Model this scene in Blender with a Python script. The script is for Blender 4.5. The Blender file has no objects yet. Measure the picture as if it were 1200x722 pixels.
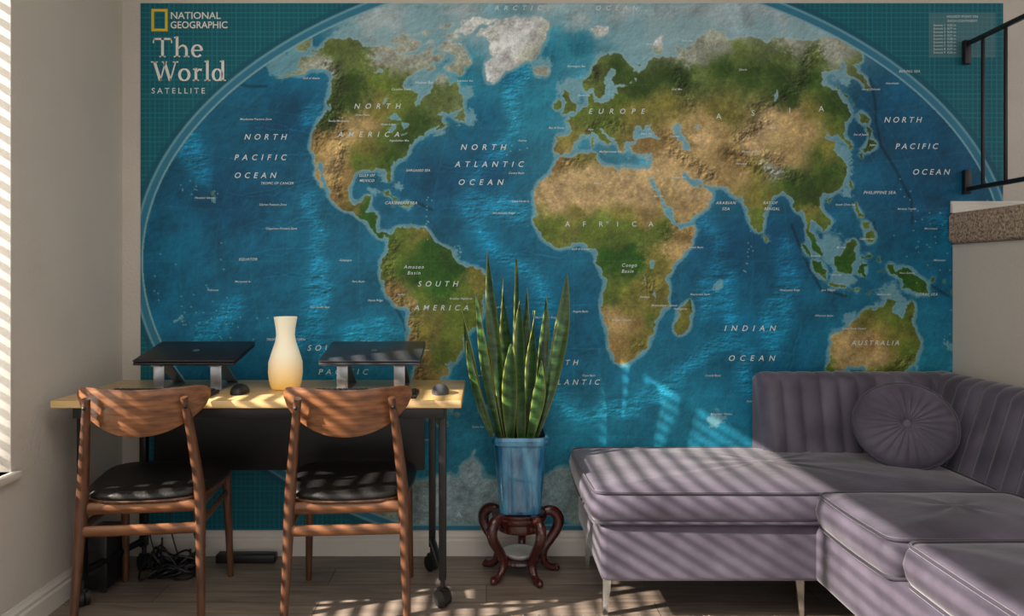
import bpy, bmesh, math, random
import numpy as np
from mathutils import Vector, Matrix
random.seed(3)
sc=bpy.context.scene
try:
    sc.view_settings.view_transform='Standard'
    sc.view_settings.look='None'
except Exception: pass

F=867.0; CD=3.1; CH=1.17; PX=570.0; PY=323.0
S=F/CD
def WX(px,d): return (px-PX)*d/F
def WZ(py,d): return CH-(py-PY)*d/F

# ------------------------------------------------------------ helpers
def s2l(c):
    c=c/255.0
    return c/12.92 if c<=0.04045 else ((c+0.055)/1.055)**2.4
def rgb(r,g,b): return (s2l(r),s2l(g),s2l(b),1.0)

def mat(name,col,rough=0.5,metal=0.0,noise=0.0,nscale=8.0,bump=0.0,bscale=60.0,sheen=0.0,coat=0.0,stretch=None,trans=0.0,col2=None,spec=0.5):
    m=bpy.data.materials.new(name); m.use_nodes=True
    nt=m.node_tree; b=nt.nodes['Principled BSDF']
    b.inputs['Base Color'].default_value=col
    b.inputs['Roughness'].default_value=rough
    b.inputs['Metallic'].default_value=metal
    b.inputs['Specular IOR Level'].default_value=spec
    if sheen: 
        b.inputs['Sheen Weight'].default_value=sheen
        b.inputs['Sheen Roughness'].default_value=0.35
    if coat: b.inputs['Coat Weight'].default_value=coat
    if trans: b.inputs['Transmission Weight'].default_value=trans
    tc=nt.nodes.new('ShaderNodeTexCoord'); mp=nt.nodes.new('ShaderNodeMapping')
    nt.links.new(tc.outputs['Object'],mp.inputs['Vector'])
    if stretch: mp.inputs['Scale'].default_value=stretch
    if noise or col2:
        n=nt.nodes.new('ShaderNodeTexNoise'); n.inputs['Scale'].default_value=nscale; n.inputs['Detail'].default_value=5
        nt.links.new(mp.outputs[0],n.inputs['Vector'])
        r=nt.nodes.new('ShaderNodeValToRGB')
        r.color_ramp.elements[0].position=0.32; r.color_ramp.elements[1].position=0.68
        if col2 is None:
            r.color_ramp.elements[0].color=tuple(c*(1-noise) for c in col[:3])+(1,)
            r.color_ramp.elements[1].color=tuple(min(1,c*(1+noise)) for c in col[:3])+(1,)
        else:
            r.color_ramp.elements[0].color=col; r.color_ramp.elements[1].color=col2
        nt.links.new(n.outputs['Fac'],r.inputs['Fac']); nt.links.new(r.outputs['Color'],b.inputs['Base Color'])
    if bump:
        n2=nt.nodes.new('ShaderNodeTexNoise'); n2.inputs['Scale'].default_value=bscale; n2.inputs['Detail'].default_value=3
        nt.links.new(mp.outputs[0],n2.inputs['Vector'])
        bp=nt.nodes.new('ShaderNodeBump'); bp.inputs['Strength'].default_value=bump; bp.inputs['Distance'].default_value=0.01
        nt.links.new(n2.outputs['Fac'],bp.inputs['Height']); nt.links.new(bp.outputs[0],b.inputs['Normal'])
    return m

def link(o): sc.collection.objects.link(o); return o
def empty(name,loc=(0,0,0),rotz=0.0):
    e=bpy.data.objects.new(name,None); e.empty_display_size=0.1; e.location=loc; e.rotation_euler=(0,0,rotz); link(e); return e
def fin(name,bm,m,parent=None,smooth=False,local=False,angle=None):
    bmesh.ops.recalc_face_normals(bm,faces=bm.faces[:])
    me=bpy.data.meshes.new(name); bm.to_mesh(me); bm.free()
    if isinstance(m,(list,tuple)):
        for x in m: me.materials.append(x)
    elif m: me.materials.append(m)
    if smooth:
        for p in me.polygons: p.use_smooth=True
    o=bpy.data.objects.new(name,me); link(o)
    if parent:
        o.parent=parent
        if not local:
            o.matrix_parent_inverse=(Matrix.Translation(parent.location)@parent.rotation_euler.to_matrix().to_4x4()).inverted()
    if smooth and angle is not None:
        try: me.set_sharp_from_angle(angle=math.radians(angle))
        except Exception: pass
    return o
def bm_box(bm,x0,x1,y0,y1,z0,z1,bevel=0,seg=2,rot=None):
    r=bmesh.ops.create_cube(bm,size=1.0)
    vs=r['verts']
    for v in vs:
        v.co=Vector(((x0+x1)/2+v.co.x*(x1-x0),(y0+y1)/2+v.co.y*(y1-y0),(z0+z1)/2+v.co.z*(z1-z0)))
    if rot is not None:
        c=Vector(((x0+x1)/2,(y0+y1)/2,(z0+z1)/2))
        for v in vs: v.co=c+rot@(v.co-c)
    if bevel:
        es=list({e for v in vs for e in v.link_edges})
        bmesh.ops.bevel(bm,geom=es,offset=bevel,segments=seg,profile=0.5,affect='EDGES')
def box(name,x0,x1,y0,y1,z0,z1,m,parent=None,bevel=0.003,seg=2,local=False,rot=None):
    bm=bmesh.new(); bm_box(bm,x0,x1,y0,y1,z0,z1,bevel,seg,rot)
    return fin(name,bm,m,parent,smooth=bevel>0,local=local,angle=35)
def bm_sweep(bm,pts,radii,segs=10,ax=(1,1),cap=True,sub=0,closed=False):
    pts=[Vector(p) for p in pts]
    if not hasattr(radii,'__len__'): radii=[radii]*len(pts)
    if sub:
        np_,nr=[],[]
        n=len(pts)
        for i in range(n-1):
            p0=pts[max(0,i-1)];p1=pts[i];p2=pts[i+1];p3=pts[min(n-1,i+2)]
            for k in range(sub):
                t=k/sub
                q=0.5*((2*p1)+(-p0+p2)*t+(2*p0-5*p1+4*p2-p3)*t*t+(-p0+3*p1-3*p2+p3)*t*t*t)
                np_.append(q); nr.append(radii[i]*(1-t)+radii[i+1]*t)
        np_.append(pts[-1]); nr.append(radii[-1]); pts,radii=np_,nr
    n=len(pts); rings=[]
    up=None
    for i in range(n):
        if closed: t=(pts[(i+1)%n]-pts[i-1]).normalized()
        else: t=(pts[min(n-1,i+1)]-pts[max(0,i-1)]).normalized()
        if up is None:
            up=Vector((0,0,1)) if abs(t.z)<0.8 else Vector((0,1,0))
        a=up.cross(t).normalized(); up=t.cross(a).normalized()
        ring=[]
        for k in range(segs):
            th=2*math.pi*k/segs
            ring.append(bm.verts.new(pts[i]+a*math.cos(th)*radii[i]*ax[0]+up*math.sin(th)*radii[i]*ax[1]))
        rings.append(ring)
    for i in range(n-1+(1 if closed else 0)):
        A=rings[i];B=rings[(i+1)%n]
        for k in range(segs):
            bm.faces.new((A[k],A[(k+1)%segs],B[(k+1)%segs],B[k]))
    if cap and not closed:
        bm.faces.new(rings[0][::-1]); bm.faces.new(rings[-1])
def sweep(name,pts,radii,m,parent=None,segs=10,ax=(1,1),sub=0,local=False,closed=False):
    bm=bmesh.new(); bm_sweep(bm,pts,radii,segs,ax,True,sub,closed)
    return fin(name,bm,m,parent,smooth=True,local=local,angle=60)
def bm_lathe(bm,prof,c,segs=40):
    rings=[]
    for r,z in prof:
        rings.append([bm.verts.new((c[0]+r*math.cos(2*math.pi*k/segs),c[1]+r*math.sin(2*math.pi*k/segs),c[2]+z)) for k in range(segs)])
    for A,B in zip(rings,rings[1:]):
        for k in range(segs): bm.faces.new((A[k],A[(k+1)%segs],B[(k+1)%segs],B[k]))
    bm.faces.new(rings[0][::-1]); bm.faces.new(rings[-1])
def lathe(name,prof,c,m,parent=None,segs=40,local=False):
    bm=bmesh.new(); bm_lathe(bm,prof,c,segs)
    return fin(name,bm,m,parent,smooth=True,local=local,angle=45)

# ------------------------------------------------------------ materials
M_wall=mat('wall_paint',rgb(200,193,184),0.9,noise=0.03,nscale=3,bump=0.25,bscale=90)
M_white=mat('trim_white',rgb(218,213,205),0.55,noise=0.02)
M_black=mat('black_metal',rgb(16,16,18),0.4,noise=0.1)
M_blackp=mat('black_plastic',rgb(22,22,25),0.45,noise=0.15,nscale=30)
M_leather=mat('black_leather',rgb(18,17,18),0.5,noise=0.2,nscale=20,bump=0.2,bscale=120)
M_walnut=mat('walnut_wood',rgb(88,54,34),0.36,noise=0,nscale=5,col2=rgb(142,94,60),stretch=(1.2,8,14),coat=0.2)
M_walnutv=mat('walnut_leg_wood',rgb(70,43,29),0.4,nscale=7,col2=rgb(104,67,44),stretch=(10,10,1.2),coat=0.15)
M_birch=mat('birch_wood',rgb(196,160,105),0.35,nscale=6,col2=rgb(222,190,138),stretch=(1,12,12),coat=0.2)
M_chrome=mat('brushed_chrome',rgb(205,205,205),0.2,metal=1.0,noise=0.05)
M_silver=mat('silver_aluminium',rgb(170,172,175),0.35,metal=0.9,noise=0.05)
M_velvet=mat('grey_velvet',rgb(66,60,74),0.7,nscale=5,col2=rgb(104,97,115),bump=0.15,bscale=25,sheen=0.5)
M_velvetd=mat('grey_velvet_piping',rgb(62,57,71),0.75,noise=0.1,sheen=0.35)
M_red=mat('rosewood',rgb(48,16,16),0.25,nscale=12,col2=rgb(76,28,24),coat=0.5)
M_glaze=mat('blue_glaze',rgb(16,82,122),0.1,nscale=10,col2=rgb(70,146,184),stretch=(3,3,0.8),coat=1.0)
M_soil=mat('potting_soil',rgb(50,38,28),0.95,noise=0.4,nscale=60,bump=0.8)
M_glass=mat('frosted_glass',rgb(225,228,225),0.3,noise=0.02,coat=0.4)
M_carpet=mat('tan_carpet',rgb(110,88,72),0.95,noise=0,nscale=110,col2=rgb(212,188,166),bump=1.0,bscale=110)
M_rug=mat('shag_rug_wool',rgb(140,134,126),0.95,nscale=90,col2=rgb(196,190,182),bump=1.0,bscale=120)
M_blind=mat('blind_slat',rgb(244,244,242),0.5,noise=0.02)
nt=M_blind.node_tree; pb=nt.nodes['Principled BSDF']; tr=nt.nodes.new('ShaderNodeBsdfTranslucent'); tr.inputs[0].default_value=(.92,.92,.9,1)
ms=nt.nodes.new('ShaderNodeMixShader'); ms.inputs[0].default_value=.45
nt.links.new(pb.outputs[0],ms.inputs[1]); nt.links.new(tr.outputs[0],ms.inputs[2]); nt.links.new(ms.outputs[0],nt.nodes['Material Output'].inputs[0])

# vase: milk glass; sun-bounce glow at the bottom painted as amber gradient plus faint emission
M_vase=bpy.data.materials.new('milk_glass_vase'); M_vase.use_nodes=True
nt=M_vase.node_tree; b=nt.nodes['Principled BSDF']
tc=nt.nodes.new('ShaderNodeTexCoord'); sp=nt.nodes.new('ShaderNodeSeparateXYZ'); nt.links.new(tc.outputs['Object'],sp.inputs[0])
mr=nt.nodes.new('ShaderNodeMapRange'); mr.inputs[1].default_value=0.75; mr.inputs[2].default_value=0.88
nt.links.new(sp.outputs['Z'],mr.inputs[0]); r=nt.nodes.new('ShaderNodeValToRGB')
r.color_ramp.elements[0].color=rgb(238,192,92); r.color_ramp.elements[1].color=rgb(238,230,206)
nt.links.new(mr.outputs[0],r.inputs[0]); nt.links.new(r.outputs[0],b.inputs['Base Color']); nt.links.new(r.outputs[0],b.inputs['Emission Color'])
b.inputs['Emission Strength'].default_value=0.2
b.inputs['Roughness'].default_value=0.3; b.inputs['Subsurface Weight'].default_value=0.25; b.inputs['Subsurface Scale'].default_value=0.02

# leaf
M_leaf=bpy.data.materials.new('snake_plant_leaf'); M_leaf.use_nodes=True
nt=M_leaf.node_tree; b=nt.nodes['Principled BSDF']
tc=nt.nodes.new('ShaderNodeTexCoord'); mp=nt.nodes.new('ShaderNodeMapping'); mp.inputs['Scale'].default_value=(16,16,60)
nt.links.new(tc.outputs['Object'],mp.inputs[0]); n=nt.nodes.new('ShaderNodeTexNoise'); n.inputs['Scale'].default_value=1; n.inputs['Detail'].default_value=4
nt.links.new(mp.outputs[0],n.inputs[0]); r=nt.nodes.new('ShaderNodeValToRGB')
r.color_ramp.elements[0].position=.35; r.color_ramp.elements[1].position=.72
r.color_ramp.elements[0].color=rgb(20,48,22); r.color_ramp.elements[1].color=rgb(54,92,42)
at=nt.nodes.new('ShaderNodeAttribute'); at.attribute_name='edge'
mx=nt.nodes.new('ShaderNodeMix'); mx.data_type='RGBA'
nt.links.new(n.outputs[0],r.inputs[0]); nt.links.new(r.outputs[0],mx.inputs[6]); mx.inputs[7].default_value=rgb(158,168,88)
nt.links.new(at.outputs['Fac'],mx.inputs[0]); nt.links.new(mx.outputs[2],b.inputs['Base Color']); b.inputs['Roughness'].default_value=0.3

# floor
M_floor=bpy.data.materials.new('wood_plank_floor'); M_floor.use_nodes=True
nt=M_floor.node_tree; b=nt.nodes['Principled BSDF']
tc=nt.nodes.new('ShaderNodeTexCoord'); br=nt.nodes.new('ShaderNodeTexBrick')
nt.links.new(tc.outputs['Object'],br.inputs['Vector'])
br.inputs['Scale'].default_value=1.0; br.inputs['Brick Width'].default_value=1.2; br.inputs['Row Height'].default_value=0.15
br.inputs['Mortar Size'].default_value=0.0015; br.inputs['Mortar Smooth'].default_value=0.2
br.inputs['Color1'].default_value=rgb(122,110,101); br.inputs['Color2'].default_value=rgb(150,138,128); br.inputs['Mortar'].default_value=rgb(50,42,36)
mp=nt.nodes.new('ShaderNodeMapping'); mp.inputs['Scale'].default_value=(2.5,28,1); nt.links.new(tc.outputs['Object'],mp.inputs[0])
n=nt.nodes.new('ShaderNodeTexNoise'); n.inputs['Scale'].default_value=1.5; n.inputs['Detail'].default_value=6; n.inputs['Distortion'].default_value=0.6
nt.links.new(mp.outputs[0],n.inputs[0]); r=nt.nodes.new('ShaderNodeValToRGB')
r.color_ramp.elements[0].position=.3; r.color_ramp.elements[1].position=.7
r.color_ramp.elements[0].color=(.55,.52,.5,1); r.color_ramp.elements[1].color=(1.1,1.08,1.05,1)
nt.links.new(n.outputs[0],r.inputs[0])
mx=nt.nodes.new('ShaderNodeMix'); mx.data_type='RGBA'; mx.blend_type='MULTIPLY'; mx.inputs[0].default_value=1
nt.links.new(br.outputs['Color'],mx.inputs[6]); nt.links.new(r.outputs[0],mx.inputs[7]); nt.links.new(mx.outputs[2],b.inputs['Base Color'])
b.inputs['Roughness'].default_value=0.42

# ------------------------------------------------------------ room
LX=-1.525; TH=0.17
floor=box('floor',-1.72,3.4,-4.6,0.15,-0.1,0.0,M_floor,bevel=0)
box('wall_back',-1.72,3.4,0.0,0.15,0.0,2.6,M_wall,bevel=0)
bm=bmesh.new()
wy0,wy1,wz0,wz1=-2.7,-0.725,0.54,2.25
bm_box(bm,LX-TH,LX,wy1,0.0,0,2.6); bm_box(bm,LX-TH,LX,-4.6,wy0,0,2.6)
bm_box(bm,LX-TH,LX,wy0,wy1,0,wz0); bm_box(bm,LX-TH,LX,wy0,wy1,wz1,2.6)
fin('wall_left',bm,M_wall)
box('ceiling',-1.72,3.4,-4.6,0.15,2.6,2.7,M_white,bevel=0)
def baseboard(name,p0,p1,nrm,h=0.1,z=0.0):
    prof=[(0,0),(0.016,0),(0.016,h*0.62),(0.011,h*0.70),(0.012,h*0.80),(0.006,h*0.92),(0.004,h),(0,h)]
    bm=bmesh.new(); A=[];B=[]
    for t,zz in prof:
        A.append(bm.verts.new((p0[0]+nrm[0]*t,p0[1]+nrm[1]*t,z+zz))); B.append(bm.verts.new((p1[0]+nrm[0]*t,p1[1]+nrm[1]*t,z+zz)))
    k=len(prof)
    for i in range(k): bm.faces.new((A[i],A[(i+1)%k],B[(i+1)%k],B[i]))
    bm.faces.new(A); bm.faces.new(B[::-1])
    return fin(name,bm,M_white)
baseboard('baseboard_back',(LX,0),(1.95,0),(0,-1))
baseboard('baseboard_left',(LX,-0.016),(LX,-4.6),(1,0))
# window
w=empty('window_1',(LX-0.14,(wy0+wy1)/2,wz0))
f=0.035; xo=LX-TH+0.002; xi=LX-TH+0.035
box('frame_bottom',xo,xi,wy0,wy1,wz0,wz0+f,M_white,w); box('frame_top',xo,xi,wy0,wy1,wz1-f,wz1,M_white,w)
box('frame_near',xo,xi,wy0,wy0+f,wz0,wz1,M_white,w); box('frame_far',xo,xi,wy1-f,wy1,wz0,wz1,M_white,w)
box('mullion',xo,xi,(wy0+wy1)/2-.02,(wy0+wy1)/2+.02,wz0+f,wz1-f,M_white,w)
box('jamb_lining_far',LX-TH+.036,LX+.0015,wy1-.006,wy1-.0005,wz0,wz1,M_white,w,bevel=.001)
box('trim_1',LX-0.07,LX+0.025,wy0-.03,wy1+.02,wz0-0.025,wz0,M_white,bevel=0.005)
bx0,bx1=LX-.122,LX-.078
bl=empty('window_blinds',((bx0+bx1)/2,(wy0+wy1)/2,wz1))
bm=bmesh.new(); sy0,sy1=wy0+.01,wy1-.010
z=wz0+0.03
R=Matrix.Rotation(math.radians(2),3,'Y')
while z<wz1-.05:
    bm_box(bm,bx0,bx1,sy0,sy1,z-.0012,z+.0012,0,1,R); z+=0.052
fin('slats',bm,M_blind,bl)
box('head_rail',bx0,bx1,sy0,sy1,wz1-.045,wz1-.003,M_blind,bl)
xm=(bx0+bx1)/2
for i,yy in enumerate((sy0+.15,(sy0+sy1)/2,sy1-.15)):
    box('ladder_cord_%d'%i,xm-.0015,xm+.0015,yy-.0015,yy+.0015,wz0+.01,wz1-.04,M_blind,bl,bevel=0)
box('bottom_rail',bx0,bx1,sy0,sy1,wz0+.002,wz0+.014,M_blind,bl)
# stair landing on right
RX=1.95
box('wall_right',RX,3.4,-4.0,-0.006,0.0,1.30,M_wall,bevel=0)
bm=bmesh.new(); bm_box(bm,RX-0.025,3.4,-4.0,-0.006,1.301,1.43,0.02,4)
fin('stair_landing_carpet',bm,M_carpet,smooth=True)
baseboard('baseboard_landing',(RX-.01,-0.006),(3.4,-0.006),(0,-1),h=0.05,z=1.431)
rl=empty('stair_railing',(2.0,-1.0,1.43))
rx=2.0
box('top_rail',rx-.008,rx+.008,-3.0,-.03,2.125,2.143,M_black,rl); box('bottom_rail',rx-.008,rx+.008,-3.0,-.03,1.52,1.538,M_black,rl)
yy=-0.12
i=0
while yy>-3.0:
    box('baluster_%d'%i,rx-.006,rx+.006,yy-.006,yy+.006,1.538,2.125,M_black,rl); yy-=0.13; i+=1
for zz in (2.10,1.56): box('wall_bracket_%d'%int(zz*100),rx-.014,rx+.014,-.03,-.008,zz-.05,zz+.05,M_black,rl)
for k,yy in enumerate((-1.2,-2.1,-2.9)): box('post_%d'%k,rx-.016,rx+.016,yy-.016,yy+.016,1.43,1.53,M_black,rl)

# ------------------------------------------------------------ mural
MX0,MX1,MY0,MY1=165.0,1175.0,4.0,621.0
st=0.72
W=int((MX1-MX0)/st)+1; H=int((MY1-MY0)/st)+1
gx=np.linspace(MX0,MX1,W); gy=np.linspace(MY0,MY1,H)
stx=gx[1]-gx[0]; sty=gy[1]-gy[0]
CX,CY,RR=672.0,306.0,196.0
def proj(lon,lat):
    l=np.radians(np.asarray(lon,float)); p=np.radians(np.asarray(lat,float))
    a=np.arccos(np.clip(np.cos(p)*np.cos(l/2),-1,1)); sa=np.where(a<1e-6,1,np.sin(a)/np.maximum(a,1e-9))
    x=.5*(l*2/math.pi+2*np.cos(p)*np.sin(l/2)/sa); y=.5*(p+np.sin(p)/sa)
    return CX+RR*x, CY-RR*y
rng=np.random.default_rng(5)
fy=np.fft.fftfreq(H)[:,None]; fx=np.fft.rfftfreq(W)[None,:]; ff=np.sqrt(fx*fx+fy*fy); ff0=ff.copy(); ff0[0,0]=1
def fnoise(beta,lo=0.0,ani=None):
    f_=ff0 if ani is None else np.maximum(np.sqrt((fx*ani[0])**2+(fy*ani[1])**2),1e-4)
    A=np.fft.rfft2(rng.standard_normal((H,W)))*f_**(-beta); A[ff<lo]=0
    A[0,0]=0
    n=np.fft.irfft2(A,s=(H,W)); return n/n.std()
def blur(a,s): return np.fft.irfft2(np.fft.rfft2(a)*np.exp(-2*math.pi**2*s*s*ff*ff),s=(H,W))
def sstep(a,b_,x):
    t=np.clip((x-a)/(b_-a),0,1); return t*t*(3-2*t)
def fractal(P,lev=3,amp=0.13):
    P=[tuple(p) for p in P]
    for _ in range(lev):
        Q=[]
        for i in range(len(P)):
            a=P[i];c=P[(i+1)%len(P)]; L=math.hypot(c[0]-a[0],c[1]-a[1])
            Q.append(a)
            if L>2.0:
                t=rng.normal()*amp
                Q.append(((a[0]+c[0])/2-(c[1]-a[1])*t,(a[1]+c[1])/2+(c[0]-a[0])*t))
        P=Q
    return P
def raster(mask,P,val=1.0):
    xs=np.array([(p[0]-MX0)/stx for p in P]); ys=np.array([(p[1]-MY0)/sty for p in P])
    x2=np.roll(xs,-1); y2=np.roll(ys,-1)
    for r in range(max(0,int(math.ceil(ys.min()))),min(H-1,int(ys.max()))+1):
        c=((ys<=r)&(y2>r))|((y2<=r)&(ys>r))
        if not c.any(): continue
        xc=np.sort(xs[c]+(r-ys[c])/(y2[c]-ys[c])*(x2[c]-xs[c]))
        for k in range(0,len(xc)-1,2):
            a=max(0,int(math.ceil(xc[k]))); bb=min(W-1,int(xc[k+1]))
            if bb>=a: mask[r,a:bb+1]=val
def lines(P,buf):
    for (a,c) in zip(P[:-1],P[1:]):
        L=math.hypot(c[0]-a[0],c[1]-a[1]); n=max(2,int(L/0.4)); t=np.linspace(0,1,n)
        x=np.round((a[0]+(c[0]-a[0])*t-MX0)/stx).astype(int); y=np.round((a[1]+(c[1]-a[1])*t-MY0)/sty).astype(int)
        k=(x>=0)&(x<W)&(y>=0)&(y<H); buf[y[k],x[k]]=1
def PP(pts):
    a=np.array(pts,float); x,y=proj(a[:,0],a[:,1]); return list(zip(x,y))
def T(s):
    v=[float(q) for q in s.replace('\n',' ').replace(',',' ').split()]
    return list(zip(v[0::2],v[1::2]))
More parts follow.
